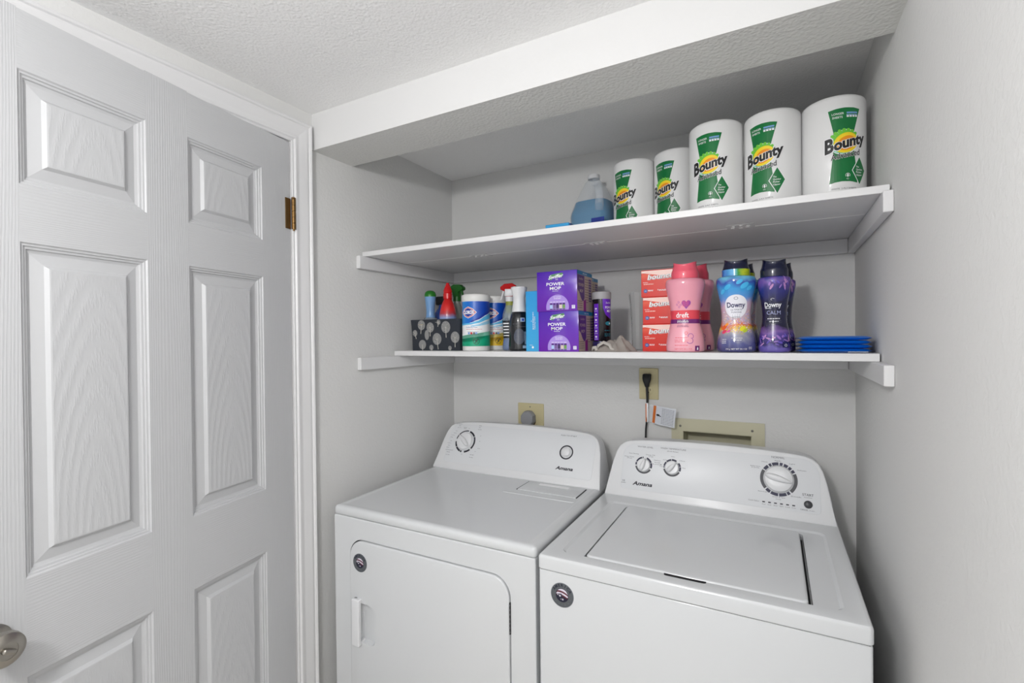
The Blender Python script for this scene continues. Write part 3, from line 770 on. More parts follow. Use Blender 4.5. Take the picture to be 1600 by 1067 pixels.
# ------------------------------------------------------------------ paper towel rolls on the upper shelf
PAPER = mat('wrapped_paper', (230, 230, 230), .42, coat=.35, bump=('noise', 70, .12, .0015))
GRN = mat('print_green', (0, 112, 54), .35, coat=.4); BLKI = mat('print_black', (24, 24, 26), .35, coat=.3)
YEL = mat('print_yellow', (246, 214, 40), .35); ORA = mat('print_orange', (240, 150, 30), .35); LGR = mat('print_light_green', (110, 196, 60), .35); TEAL = mat('print_teal', (150, 214, 190), .35); PBL = mat('print_pale_blue', (120, 160, 214), .35)
def paper_roll(label, x, y, phi, r=.0725, h=.280, rot=0):
    t = thing('paper_towel_roll', label, 'paper towels', (x, y, ZU), 0, 'paper towel rolls on the upper shelf')
    prof = [(.020, .0), (r * .90, 0), (r * .97, .002), (r, .008), (r, h - .010), (r * .975, h - .004), (r * .90, h), (.021, h - .001)]
    lathe('roll', prof, PAPER, t, 72, cap0=False, cap1=False, smooth=60)
    lathe('core', [(.019, 0), (.0205, 0), (.0205, h - .001), (.019, h - .001)], mat('cardboard_core', (168, 140, 108), .8), t, 24, cap0=False, cap1=False)
    P = Print(round_map([(r, 0), (r, h)], phi, r0=r), .006, 0, lift=.0004, gap=.00022)
    # hour-glass flag
    P.poly([(-.036, .240), (-.018, .243), (.0, .244), (.020, .243), (.037, .240), (.030, .215), (.022, .185), (.020, .165), (.022, .13), (.026, .10), (.030, .055), (.012, .0585), (-.006, .0595), (-.022, .058), (-.034, .055), (-.030, .09), (-.026, .125), (-.023, .16), (-.025, .185), (-.031, .215)], GRN, 0)
    P.text('LONGER', -.015, .2275, .0052, WINK, 1, w=.026, bold=.01).text('SHEETS', -.016, .2185, .0052, WINK, 1, w=.022, bold=.01)
    P.rect(.004, .030, .2285, .2325, PBL, 1)
    for k in range(4): P.rect(.004 + k * .0068, .0092 + k * .0068, .2195, .2262, WINK, 1).rect(.0048 + k * .0068, .0084 + k * .0068, .2235, .2262, PBL, 2)
    # burst of colour behind the word
    P.ell(.0, .158, .034, .031, WINK, 1, 30, .5).ell(-.001, .158, .032, .029, TEAL, 2, 30, .5).ell(.001, .158, .030, .0265, LGR, 3, 30, .5).ell(.003, .156, .0285, .0245, YEL, 4, 30, .5).ell(.004, .155, .022, .017, ORA, 5, 30, .5).ell(.005, .1535, .017, .0095, YEL, 6, 30, .5)
    for k in range(7):
        a = math.radians(40 + k * 18); P.ell(.0 + .030 * math.cos(a), .160 + .0265 * math.sin(a), .006, .0045, LGR, 3, 10, a)
    # the word, rising to the right, wide initial
    P.text('B', -.0335, .1345, .036, WINK, 7, bold=.085, w=.0225, slope=.22).text('B', -.0335, .1350, .035, BLKI, 8, bold=.045, w=.019, slope=.22)
    P.text('ounty', .0135, .1465, .0265, WINK, 7, bold=.080, w=.078, slope=.24).text('ounty', .0135, .1470, .026, BLKI, 8, bold=.045, w=.075, slope=.24)
    P.text('Advanced', .002, .1190, .0150, WINK, 7, bold=.035, w=.0660, slope=.16).text('Advanced', .002, .1192, .0150, BLKI, 9, bold=.010, w=.0645, slope=.16)
    P.poly([(.036, .122), (.0565, .086), (.036, .048), (.0155, .086)], WINK, 1).poly([(.036, .119), (.0545, .086), (.036, .051), (.0175, .086)], GRN, 2)
    for k, s in enumerate(('The', 'Quicker', 'Picker', 'Upper')): P.text(s, .0262, .0925 - k * .0068, .0046, WINK, 3, 'L', bold=.01, w=(.008, .019, .016, .017)[k])
    P.arc(.006, .074, .0045, .0054, -40, 220, WINK, 2).poly([(.003, .072), (.006, .079), (.009, .072), (.007, .072), (.007, .069), (.005, .069), (.005, .072)], WINK, 2).text('FSC', .006, .0635, .0028, WINK, 2)
    P.text('WHITE  2-PLY SHEETS', -.002, .040, .0036, GINK, 1, w=.056).lines(-.030, .046, [.034], .0018, GINK, 1)
    P.build('label', t)
    # loose plastic wrap folds
    return t
paper_roll('white paper towel roll in the corner, tallest in view, beside the right wall', 1.495, -.360, .27)
paper_roll('white paper towel roll second from the right wall', 1.3525, -.365, -.34, .0705, .279)
paper_roll('white paper towel roll in the middle of the five rolls', 1.2065, -.365, -.18, .0730)
paper_roll('white paper towel roll set back between the middle roll and the leftmost roll', 1.068, -.205, -.43, .0720, .283)
paper_roll('leftmost white paper towel roll, set back beside the blue fluid jug', .922, -.19, -.37, .0720, .280)

# ------------------------------------------------------------------ jug of blue fluid and the small blue box
j = thing('fluid_jug', 'translucent gallon jug half full of blue fluid with white cap', 'jug', (.752, -.128, ZU), -.12)
j.scale = (1.07, 1.07, 1.08)
SHELL = mat('milky_plastic', (222, 230, 238), .28, alpha=.20, coat=.3)
def sup(cx, cy, hx, hy, z, e=.55, n=40):
    return [(cx + hx * math.copysign(abs(math.cos(2 * PI * k / n)) ** e, math.cos(2 * PI * k / n)), cy + hy * math.copysign(abs(math.sin(2 * PI * k / n)) ** e, math.sin(2 * PI * k / n)), z) for k in range(n)]
secs = [(0, 0, .066, .066, 0), (0, 0, .074, .074, .005), (0, 0, .076, .076, .015), (0, 0, .076, .076, .118), (0, 0, .074, .074, .130), (-.002, .004, .068, .066, .150), (-.004, .012, .058, .052, .185), (-.005, .014, .045, .040, .220), (-.004, .010, .030, .028, .242), (-.002, .004, .021, .021, .250), (-.002, .004, .0185, .0185, .254)]
bm = bmesh.new(); loft(bm, [sup(*s, e=.62 if s[4] < .2 else .85) for s in secs]); from_bm('bottle', bm, SHELL, j, smooth=50)
LIQ = mat('blue_fluid', (20, 128, 176), .15, alpha=.93)
bm = bmesh.new(); loft(bm, [sup(a, b, c_ - .0025, d_ - .0025, z + (.0025 if z < .01 else 0), e=.62) for a, b, c_, d_, z in secs[:6]] + [sup(-.0035, .010, .0595, .055, .172)]); from_bm('fluid', bm, LIQ, j, smooth=50)
bm = bmesh.new(); tube(bm, [(.010, -.012, .236), (.018, -.030, .236), (.034, -.050, .228), (.046, -.060, .205), (.050, -.063, .175), (.050, -.062, .150), (.046, -.056, .128)], [.012, .0125, .013, .013, .014, .015, .015], 16)
from_bm('handle', bm, SHELL, j, smooth=60)
lathe('cap', [(.0215, .254), (.0215, .267), (.020, .269), (.001, .269)], PLAS2, j, 30, loc=(-.002, .004, 0))
P = Print(flat_map(.004, -.0762, 0)); P.rect(.022, .070, .020, .098, mat('label_navy', (28, 50, 140), .35)); P.lines(.012, .062, [.050, .044, .034], .002, WINK).text('77', .022, .026, .008, WINK, 1); P.build('label', j)
BLUB = mat('bright_blue_card', (10, 150, 210), .3, coat=.4)
bb = thing('small_box', 'small bright blue box lying left of the blue fluid jug', 'box', (.742, -.46, ZU))
box('carton', (-.042, 0, 0), (.040, .10, .040), BLUB, bb, .001, 1)
box('flap', (.0405, .002, .004), (.0435, .098, .038), mat('dark_blue_card', (20, 80, 150), .4), bb)

# ------------------------------------------------------------------ lower shelf, left to right: bin with bottles
CH = mat('charcoal_cloth', (46, 50, 58), .9, bump=('noise', 400, .3, .0006))
bn = thing('storage_bin', 'charcoal fabric storage bin printed with pale round trees', 'storage bin', (.055, -.365, ZL))
BWd, BDp, BH = .235, .215, .124
def binring(z, o, flare):
    pts = rrect(-flare + o, BWd + flare - o, -flare * .3 + o, BDp - o, .006, 4)
    return [(x, y, z + (.003 * math.sin(x * 40) if z > .1 else 0)) for x, y in pts]
bm = bmesh.new()
loft(bm, [binring(0, 0, 0), binring(.05, 0, .001), binring(.10, 0, .004), binring(BH, 0, .007), binring(BH, .003, .007), binring(.05, .003, .001), binring(.004, .003, 0)])
from_bm('bin_body', bm, CH, bn, smooth=50)
TRC = mat('tree_print_grey', (138, 138, 138), .9); TRL = mat('tree_print_light', (196, 192, 184), .9)
def bin_print(mapf, spots, width):
    P = Print(mapf, .02, .03, lift=.0018, gap=.0002); rnd = random.Random(3)
    for (x, z, r, tx) in spots:
        P.ell(x, z, r * .92, r, TRC, 0, 24)
        for k in range(46):
            a = rnd.uniform(0, 6.28); q = r * .9 * math.sqrt(rnd.random()); P.ell(x + q * math.cos(a) * .9, z + q * math.sin(a), .0011, .0008, CH if k % 2 else TRL, 1, 5)
        for k in range(7):
            a = PI * (.12 + k * .127); P.poly([(x - .0005, z - r * .2), (x + .0005, z - r * .2), (x + r * .6 * math.cos(a), z - r * .2 + r * .7 * math.sin(a))], TRL, 2)
        P.poly([(x - .0008, z), (x + .0008, z), (x + tx + .0014, z - r * 1.75), (x + tx - .0014, z - r * 1.75)], TRL, 2)
    return P
def clip_spots(sp): return [s for s in sp if s[1] - s[2] * 1.75 > .001]
P = bin_print(lambda u, v, o: (u, -max(0, (v - .05)) * .03 - o, v), clip_spots([(.052, .102, .020, -.004), (.096, .092, .020, -.001), (.018, .070, .013, .006), (.172, .092, .0235, .001), (.138, .112, .010, -.004), (.128, .046, .0235, .006), (.215, .052, .022, .0)]), BWd)
for x, z, r in ((.055, .024, .019), (.100, .012, .011), (.190, .010, .009)): P.ell(x, z, r * .95, r, TRC, 0, 20); P.poly([(x - .001, z), (x + .001, z), (x + .003, 0.001), (x, 0.001)], TRL, 2)
P.ell(.078, .062, .011, .020, TRC, 0, 20)
P.rect(.038, .062, .1035, .1047, mat('thread_tan', (190, 170, 120), .8), 3).rect(.122, .138, .1115, .1125, TRL, 3)
P.build('tree_print', bn)

def bottle(parent, prof, m, name='bottle', n=36, sx=1, sy=1, rs=4):
    return lathe(name, resample(prof, rs), m, parent, n, sx, sy, smooth=60)
REDP = mat('red_plastic', (206, 24, 30), .25, coat=.4); GRNP = mat('green_plastic', (34, 120, 34), .35, coat=.2); DGRN = mat('leaf_green_plastic', (20, 96, 22), .4); LBLU = mat('light_blue_plastic', (112, 156, 204), .25, coat=.4); DBLU = mat('deep_blue_plastic', (24, 66, 150), .3, coat=.3)
b1 = thing('spray_bottle', 'pale blue bottle with a green domed cap in the tree-print bin', 'bottle', (.100, -.300, ZL + .0045))
bottle(b1, [(.026, 0), (.030, .004), (.030, .090), (.028, .112), (.021, .126), (.0175, .150), (.0195, .185), (.0225, .208), (.0235, .218)], LBLU)
lathe('cap', [(.0242, .216), (.0242, .224), (.021, .234), (.013, .2405), (.001, .242)], GRNP, b1, 32)
lathe('collar', [(.0305, .112), (.0285, .122), (.0265, .124), (.0265, .128), (.0225, .130)], mat('smoky_clear', (150, 156, 158), .15, alpha=.6), b1, 32, cap0=False, cap1=False)
b2 = thing('spray_bottle', 'black-topped blue bottle behind the green-capped one in the bin', 'bottle', (.094, -.212, ZL + .0045))
bottle(b2, [(.030, 0), (.033, .005), (.033, .135), (.026, .160), (.016, .175), (.014, .190)], DBLU)
box('spray_head', (-.026, -.016, .186), (.030, .016, .224), BLACK, b2, .007, 3)
b3 = thing('spray_bottle', 'red spot-cleaner bottle with pointed red nozzle in the bin', 'bottle', (.178, -.285, ZL + .0045))
bottle(b3, [(.030, 0), (.034, .005), (.035, .120), (.033, .150), (.026, .180), (.019, .196), (.0155, .204)], ramp_mat('red_blue_label', [(0, (120, 140, 205)), (.62, (150, 170, 220)), (.70, (190, 60, 70)), (.78, (222, 40, 36)), (1, (200, 24, 28))], 2, 0, .205, .28, noise=.08, nscale=60))
lathe('nozzle', [(.0165, .203), (.0185, .205), (.0185, .226), (.0160, .229), (.0185, .233), (.0170, .241), (.0110, .256), (.0065, .266), (.006, .270), (.001, .271)], REDP, b3, 28, smooth=35)
b4 = thing('spray_bottle', 'cleaner bottle with a green trigger head at the back of the bin', 'bottle', (.168, -.205, ZL + .0045))
bottle(b4, [(.032, 0), (.035, .005), (.035, .130), (.028, .160), (.016, .185), (.014, .205)], mat('clear_grey_plastic', (140, 146, 140), .2, alpha=.75))
def trigger_head(parent, m, z, body_m=None, s=1, mirror=1, tip=None):
    hd = bmesh.new()
    side = [(-.036, .030), (-.036, .040), (-.020, .052), (.012, .054), (.026, .046), (.028, .030), (.018, .020), (.014, 0), (-.014, 0), (-.014, .020)]
    loft(hd, [[(mirror * x * s, w * s * k, z + y * s) for x, y in side] for w, k in ((.012, -.8), (.013, 0), (.012, .8))] if False else [[(mirror * x * s, -.012 * s, z + y * s) for x, y in inset_poly(side, .0015)], [(mirror * x * s, -.010 * s, z + y * s) for x, y in side], [(mirror * x * s, .010 * s, z + y * s) for x, y in side], [(mirror * x * s, .012 * s, z + y * s) for x, y in inset_poly(side, .0015)]])
    h = from_bm('spray_head', hd, m, parent, smooth=40)
    tb = bmesh.new(); tube(tb, [(mirror * -.020 * s, 0, z + .034 * s), (mirror * -.026 * s, 0, z + .020 * s), (mirror * -.030 * s, 0, z + .004 * s), (mirror * -.034 * s, 0, z - .010 * s)], [.005 * s, .0045 * s, .004 * s, .0035 * s], 10, flat=1.6)
    from_bm('trigger', tb, body_m or m, h, smooth=60)
    lathe('collar', [(.017 * s, z - .018 * s), (.017 * s, z + .001)], body_m or m, h, 24)
    return h
trigger_head(b4, DGRN, .218, DGRN, 1.0, -1)

# disinfecting wipes canisters
def swoosh_label(parent, r, phi, low, name):
    """white canister label: blue band on top with pale sweeps, coloured foot"""
    SB = ramp_mat('wipe_blue', [(0, (0, 150, 220)), (.45, (0, 110, 205)), (1, (10, 60, 170))], 0, -.05, .05, .3, coat=.5)
    P = Print(round_map([(r, 0), (r, .2)], phi, r0=r), .005, 0, lift=.0004, gap=.0002)
    L = PI * r * .95
    P.rect(-L, L, .018, .184, mat('label_white', (236, 238, 240), .35, coat=.4), 0)
    P.poly([(-L, .184), (L, .184), (L, .170), (.052, .150), (.035, .137), (.015, .122), (-.010, .108), (-.04, .100), (-L, .098)], SB, 1)
    P.poly([(.075, .164), (.052, .150), (.030, .140), (.010, .124), (-.02, .111), (-.02, .106), (.012, .117), (.034, .131), (.052, .138), (.075, .150)], mat('sweep_navy', (20, 50, 150), .3), 2)
    P.poly([(.075, .146), (.052, .136), (.030, .126), (.010, .113), (-.02, .104), (-L, .096), (-L, .090), (-.02, .098), (.012, .104), (.034, .113), (.052, .118), (.075, .124)], mat('sweep_cyan', (90, 180, 224), .3), 2)
    P.poly([(.075, .118), (.052, .112), (.034, .108), (.010, .099), (-.02, .094), (-.02, .090), (.012, .093), (.052, .100), (.075, .106)], mat('sweep_pale', (150, 205, 232), .3), 2)
    P.poly([(-L, .018), (L, .018), (L, .085), (.052, .072), (.034, .064), (.01, .052), (-.02, .045), (-L, .045)], low[1], 1)
    P.poly([(-L, .018), (L, .018), (L, .068), (.052, .058), (.034, .050), (.01, .040), (-.02, .035), (-L, .035)], low[0], 2)
    hexa = lambda k: [(x * k - .030, .143 + y * k) for x, y in ((-.030, 0), (-.016, .013), (0, .020), (.016, .013), (.030, 0), (.016, -.013), (0, -.020), (-.016, -.013))]
    P.poly(hexa(1.10), WINK, 3).poly(hexa(1.0), mat('logo_red', (200, 40, 50), .3), 4).poly(hexa(.86), WINK, 5).poly(hexa(.80), mat('logo_blue', (16, 50, 150), .3), 6)
    P.text('CLOROX', -.030, .1375, .0125, WINK, 7, bold=.05, w=.046)
    P.text('Disinfecting Wipes', -.018, .0860, .0045, mat('logo_blue', (16, 50, 150), .3), 3, w=.045).lines(-.040, .022, [.0800], .0012, mat('logo_red', (200, 40, 50), .3), 3)
    for x, c in ((-.028, PBL), (-.018, mat('logo_red', (200, 40, 50), .3)), (-.008, GINK), (.0, PBL)): P.ell(x, .066, .0045, .004, c, 3, 10)
    P.lines(-.034, .010, [.071, .060], .001, GINK, 3)
    dk = mat('stamp_dark', (40, 60, 54), .4); P.arc(.0, .036, .0100, .0118, 0, 360, dk, 3).poly([(-.007, .030), (-.005, .029), (.007, .042), (.005, .043)], dk, 4).poly([(-.003, .030), (-.0005, .030), (-.0005, .042), (-.003, .040)], dk, 4).poly([(.002, .030), (.004, .030), (.003, .043), (.001, .042)], dk, 4)
    P.build(name, parent)
CANW = mat('canister_white', (222, 222, 220), .35)
def canister(label, x, y, r, phi, low, h=.214):
    t = thing('wipes_canister', label, 'wipes canister', (x, y, ZL), 0, 'canisters of disinfecting wipes')
    lathe('tub', [(r - .004, 0), (r - .001, .002), (r, .006), (r, .188)], CANW, t, 56)
    lathe('lid', [(r + .001, .188), (r + .0018, .190), (r + .0018, .205), (r - .001, .210), (r - .007, .2125), (r - .010, .2125), (r - .012, .210), (.001, .210)], CANW, t, 56, smooth=35)
    box('lid_flap', (-.014, -.024, .2085), (.014, .016, .2155), CANW, t, .003, 2)
    swoosh_label(t, r, phi, low, 'label')
canister('wipes canister with green foot band, in front beside the bin', .3595, -.355, .0520, .575, (mat('foot_green', (20, 160, 120), .35), mat('foot_green_pale', (130, 206, 180), .35)))
canister('wipes canister with yellow foot band, behind the green-banded one', .3760, -.243, .0500, .80, (mat('foot_yellow', (222, 182, 30), .35), mat('foot_yellow_pale', (236, 220, 130), .35)))
canister('rearmost wipes canister, mostly hidden behind the yellow-banded one', .3400, -.135, .0460, .8, (mat('foot_yellow', (222, 182, 30), .35), mat('foot_yellow_pale', (236, 220, 130), .35)))

# clear trigger bottle and black continuous-spray bottle
b5 = thing('spray_bottle', 'clear spray bottle with red and white trigger behind the black bottle', 'bottle', (.476, -.300, ZL), .3)
b5.scale = (.95, .95, .95)
CLB = mat('clear_bottle', (168, 182, 190), .12, alpha=.45, coat=.3)
bottle(b5, [(.026, 0), (.030, .004), (.0305, .02), (.026, .055), (.0275, .10), (.030, .125), (.027, .150), (.017, .178), (.0135, .196)], CLB)
bottle(b5, [(.0245, .002), (.0285, .006), (.029, .02), (.0255, .048)], mat('blue_liquid', (20, 84, 190), .15, alpha=.95), 'fluid')
P = Print(round_map([(.0285, .03), (.0265, .055), (.028, .10), (.0302, .125)], .25, r0=.0285), .005, .02, lift=.0012); LBK = mat('label_ink_black', (26, 30, 38), .3)
P.rect(-.040, .040, .050, .118, LBK)
for k in range(5): P.rect(-.034, -.006, .056 + k * .012, .061 + k * .012, WINK, 1).rect(.002, .022, .054 + k * .013, .061 + k * .013, WINK, 1)
P.arc(-.014, .121, .005, .007, 0, 360, GINK, 1); P.build('label', b5)
bm = bmesh.new(); tube(bm, [(0, 0, .01), (0, 0, .20)], .0022, 8); from_bm('dip_tube', bm, PLAS2, b5, smooth=60)
lathe('gauge_strip', [(.0175, .150), (.0165, .197)], mat('yellow_green_print', (170, 176, 60), .4, alpha=.7), b5, 24, cap0=False, cap1=False)
h5 = trigger_head(b5, mat('matte_red_plastic', (172, 6, 12), .6, spec=.2), .212, PLAS2, 1.0, 1)
box('head_side', (-.018, -.0128, .214), (.014, .0128, .244), PLAS2, h5, .003, 2)
b6 = thing('spray_bottle', 'black bottle with tall white waisted spray top', 'bottle', (.5475, -.360, ZL))
BB = mat('black_sleeve', (22, 24, 30), .25, coat=.5)
pf6 = [(.034, 0), (.0385, .004), (.039, .015), (.037, .05), (.0355, .09), (.034, .115), (.029, .132), (.0245, .140)]
bottle(b6, pf6, BB)
lathe('spray_top', resample([(.0262, .140), (.0262, .146), (.0242, .160), (.0218, .178), (.0222, .192), (.0262, .210), (.0290, .224), (.0285, .2285), (.020, .231), (.001, .232)], 5), PLAS2, b6, 40, smooth=60)
P = Print(round_map(resample(pf6, 4), .42, r0=.037), .005, .01, lift=.0008); DKG = mat('label_charcoal', (72, 78, 92), .35)
P.rect(.006, .024, .104, .118, mat('label_slate', (150, 172, 196), .35)).rect(.012, .020, .107, .115, mat('logo_blue', (16, 50, 150), .3), 1).rect(-.010, .034, .086, .0872, GINK)
P.ell(.002, .052, .020, .028, DKG, 0).lines(-.012, .014, [.040 + k * .006 for k in range(6)], .0012, GINK, 1)
for k in range(9): P.rect(.020, .034, .024 + k * .0052, .0268 + k * .0052, mat('label_slate', (150, 172, 196), .35), 1)
P.rect(.013, .036, .010, .020, mat('label_slate', (150, 172, 196), .35), 1).text('SPRAY', -.012, .094, .005, GINK, 1, w=.022)
P.build('label', b6)

# slim sky-blue carton
bx1 = thing('slim_box', 'slim sky-blue carton standing between black bottle and purple boxes', 'box', (.5985, -.408, ZL), 0)
SKY = ramp_mat('sky_blue_card', [(0, (60, 168, 222)), (1, (0, 146, 214))], 2, 0, .2, .3, coat=.4)
box('carton', (0, 0, 0), (.0535, .150, .207), SKY, bx1, .0008, 1)
P = Print(flat_map(0, 0, 0, (0, 0, 1), (-1, 0, 0))); P.text('Cleaning Cloths', .098, -.036, .0055, WINK, 1, w=.045).lines(.075, .135, [-.029], .002, WINK).text('15', .104, -.024, .004, WINK, 1); P.build('lettering', bx1)
P = Print(flat_map(0, 0, 0)); P.ell(.026, .014, .004, .004, WINK, 0, 14).text('FRESH', .020, .020, .003, WINK); P.build('mark', bx1)

# ------------------------------------------------------------------ purple mop-refill boxes, two stacks
PUR = ramp_mat('purple_card', [(0, (104, 20, 168)), (.5, (96, 24, 178)), (1, (72, 20, 170))], 2, 0, .134, .18, coat=.7)
PURD = mat('purple_dark_print', (76, 20, 120), .35); LAV = mat('lavender_print', (168, 140, 220), .35); BLUS = mat('blue_strip_print', (0, 120, 176), .35); SAND = mat('sand_print', (190, 172, 160), .45); MAG = mat('magenta_print', (150, 40, 140), .4)
def mop_box(label, x, y, z, w=.1435, d=.150, h=.1335, rz=0):
    t = thing('mop_refill_box', label, 'box', (x, y, z), rz, 'purple boxes of mop refills')
    box('carton', (0, 0, 0), (w, d, h), PUR, t, .0012, 2)
    P = Print(flat_map(0, 0, 0), gap=.0001)
    P.poly([(.042, .108), (.05, .122), (.09, .1265), (.094, .126), (.094, .114), (.085, .111), (.06, .113), (.055, .104), (.046, .105)], mat('logo_wash', (96, 170, 90), .4, alpha=.6), 0)
    P.text('Swiffer', .068, .1095, .0125, WINK, 1, w=.052, shear=.35, bold=.018, slope=.12).text('WET', .073, .1035, .0035, WINK, 1)
    P.text('POWER', .0675, .0855, .0105, WINK, 1, bold=.015, w=.064).text('MOP', .0675, .0713, .0105, WINK, 1, bold=.010, w=.040).lines(.057, .078, [.0665], .0012, WINK)
    pts = [(.0745 + .0405 * math.cos(a), .0145 + .0405 * math.sin(a)) for a in [math.radians(-14 + k * 208 / 24) for k in range(25)]]
    pts = [(x_, max(.0015, z_)) for x_, z_ in pts]; P.poly(pts, LAV, 0)
    P.text('WET PAD REFILL', .0745, .0455, .0036, WINK, 1, w=.028).lines(.062, .087, [.041], .0014, WINK)
    for k, cc in enumerate(((170, 200, 236), (120, 96, 150), (60, 40, 90), (214, 200, 180), (110, 160, 80))):
        a = .0475 + k * .0112; m_ = mat('swatch_%s' % ('sky', 'mauve', 'plum', 'cream', 'moss')[k], cc, .4)
        P.rect(a, a + .0095, .0215, .0270, PURD, 1).rect(a, a + .0095, .0095, .0215, m_, 1).rect(a, a + .0095, .0055, .0080, BLACK, 1).lines(a, a + .009, [.030], .0015, WINK)
    P.rect(.125, .136, .0075, .0185, WINK, 1).rect(.127, .134, .0095, .0115, LAV, 2).rect(.127, .134, .0135, .0165, LAV, 2)
    P.build('front_print', t)
    P = Print(flat_map(w, 0, 0, (0, 1, 0), (0, 0, 1), (1, 0, 0)), gap=.0001)
    P.rect(.001, d - .001, .120, h - .001, BLUS).text('REFILL PADS', .075, .1235, .005, WINK, 1, w=.04).rect(.001, d - .001, .001, .120, SAND)
    P.poly([(.002, .119), (.070, .119), (.070, .045), (.060, .035), (.048, .034), (.034, .044), (.018, .062), (.002, .070)], PURD, 1).poly([(.060, .001), (.085, .001), (.085, .04), (.06, .036)], MAG, 1)
    P.text('Swiffer', .036, .103, .008, SAND, 2, w=.040, shear=.3).text('POWER', .038, .082, .010, SAND, 2, w=.050, bold=.02).text('MOP', .040, .062, .010, SAND, 2, w=.032, bold=.02)
    P.rect(.112, .140, .035, .112, PURD, 1).lines(.114, .138, [.04 + .009 * k for k in range(8)], .003, SAND, 2)
    P.lines(.076, .108, [.03 + .0085 * k for k in range(10)], .0028, mat('small_print_brown', (110, 90, 96), .5), 1).lines(.006, .05, [.010 + .007 * k for k in range(4)], .0024, mat('small_print_brown', (110, 90, 96), .5), 1)
    P.build('side_print', t)
mop_box('purple mop refill box at the front, bottom of the stack', .6545, -.425, ZL)
mop_box('purple mop refill box at the front, on top of the stack', .6500, -.425, ZL + .1338, rz=0.012)
mop_box('purple mop refill box of the rear stack, bottom one', .617, -.262, ZL, d=.145)
mop_box('purple mop refill box of the rear stack, top one', .617, -.262, ZL + .1338, d=.145)

# mop solution canister
mb = thing('solution_canister', 'black and purple mop solution canister with frosted gray cap', 'bottle', (.8315, -.290, ZL), .42)
lathe('canister', [(.029, 0), (.031, .003), (.031, .176)], mat('canister_black', (20, 18, 26), .25, coat=.5), mb, 44)
lathe('base_ring', [(.0314, .001), (.0318, .003), (.0318, .030), (.0314, .032)], mat('canister_navy', (40, 34, 90), .3, coat=.5), mb, 44, cap0=False, cap1=False)
lathe('cap', [(.0325, .176), (.0325, .196), (.031, .2005), (.026, .202), (.001, .202)], mat('frosted_grey', (172, 172, 176), .45, alpha=.9), mb, 44)
PV = mat('label_violet', (104, 40, 190), .3, coat=.4)
P = Print(round_map([(.031, 0), (.031, .2)], 0, r0=.031), .004, 0, gap=.0002)
P.rect(-.033, -.014, .036, .160, PV)
for k in range(6): P.ell(-.0235, .048 + k * .019, .0045, .003, WINK, 1, 12).lines(-.030, -.018, [.0395 + k * .019], .0016, WINK)
P.poly([(.0, .176), (.040, .176), (.040, .108), (.026, .110), (.010, .122), (.001, .145)], PV).text('Swiffer', .022, .160, .006, WINK, 1, w=.024, shear=.3).text('POWER', .024, .143, .0085, WINK, 1, w=.030, bold=.02).text('MOP', .025, .131, .0085, WINK, 1, w=.019, bold=.02)
P.ell(.020, .093, .011, .007, mat('label_teal', (30, 120, 140), .4), 1).ell(.026, .093, .003, .003, WINK, 2).lines(.006, .030, [.05, .056, .068], .002, mat('label_teal', (30, 120, 140), .4))  # teal oval and fine print on the label
P.build('label', mb)

# crumpled gray cloth
RAG = mat('grey_rag', (148, 142, 136), .95, bump=('noise', 260, .5, .001))
rg = thing('cleaning_cloth', 'crumpled gray cleaning cloth lying on the shelf before the canister', 'cloth', (.893, -.365, ZL))
bm = bmesh.new(); NX, NY = 64, 40; G = []
from mathutils import noise as mn
for i in range(NX + 1):
    row = []
    for k in range(NY + 1):
        u = i / NX * 2 - 1; v = k / NY * 2 - 1; q = math.sqrt(u * u + v * v); a = math.atan2(v, u)
        sc_ = 1 / max(1, q / max(abs(u), abs(v), 1e-6)) if q > 0 else 1
        X_, Y_ = u * .068 * sc_, v * .045 * sc_; rr = max(abs(u), abs(v))
        prof_ = (1 - rr ** 3)
        hill = .030 * math.exp(-((X_ - .030) ** 2 / .0011 + (Y_ - .004) ** 2 / .0009)) + .016 * math.exp(-((X_ + .028) ** 2 / .0011 + Y_ ** 2 / .0010)) + .014
        fold = .010 * abs(mn.noise(Vector((X_ * 34 + Y_ * 22, Y_ * 16, 1.3)))) * 2 + .005 * mn.noise(Vector((X_ * 70, Y_ * 60, 4.1)))
        z = max(.0005, hill * prof_ * .95 + fold * prof_ + .0006)
        rad = 1 + .16 * mn.noise(Vector((math.cos(a) * 1.8, math.sin(a) * 1.8, 2.2))) + .04 * math.sin(a * 9)
        row.append(bm.verts.new((X_ * rad, Y_ * rad, z)))
    G.append(row)
for i in range(NX):
    for k in range(NY): bm.faces.new((G[i][k], G[i + 1][k], G[i + 1][k + 1], G[i][k + 1]))
edge = [G[i][0] for i in range(NX + 1)] + [G[NX][k] for k in range(1, NY + 1)] + [G[i][NY] for i in range(NX - 1, -1, -1)] + [G[0][k] for k in range(NY - 1, 0, -1)]
lo_ = [bm.verts.new((v.co.x * .99, v.co.y * .99, 0)) for v in edge]
for i in range(len(edge)): bm.faces.new((edge[i], lo_[i], lo_[(i + 1) % len(edge)], edge[(i + 1) % len(edge)]))
bm.faces.new(lo_)
from_bm('cloth', bm, RAG, rg, smooth=80)
bm = bmesh.new()
tube(bm, [(-.045, -.028, .006), (-.038, -.034, .020), (-.020, -.036, .030), (.0, -.034, .022), (.006, -.038, .010), (.018, -.040, .006)], [.002, .003, .003, .003, .0025, .002], 8, flat=2)
tube(bm, [(-.062, -.024, .003), (-.056, -.036, .012), (-.046, -.040, .014), (-.040, -.042, .004)], [.002, .003, .003, .002], 8, flat=2)
from_bm('hem', bm, mat('rag_hem', (176, 172, 166), .9), rg, smooth=70)

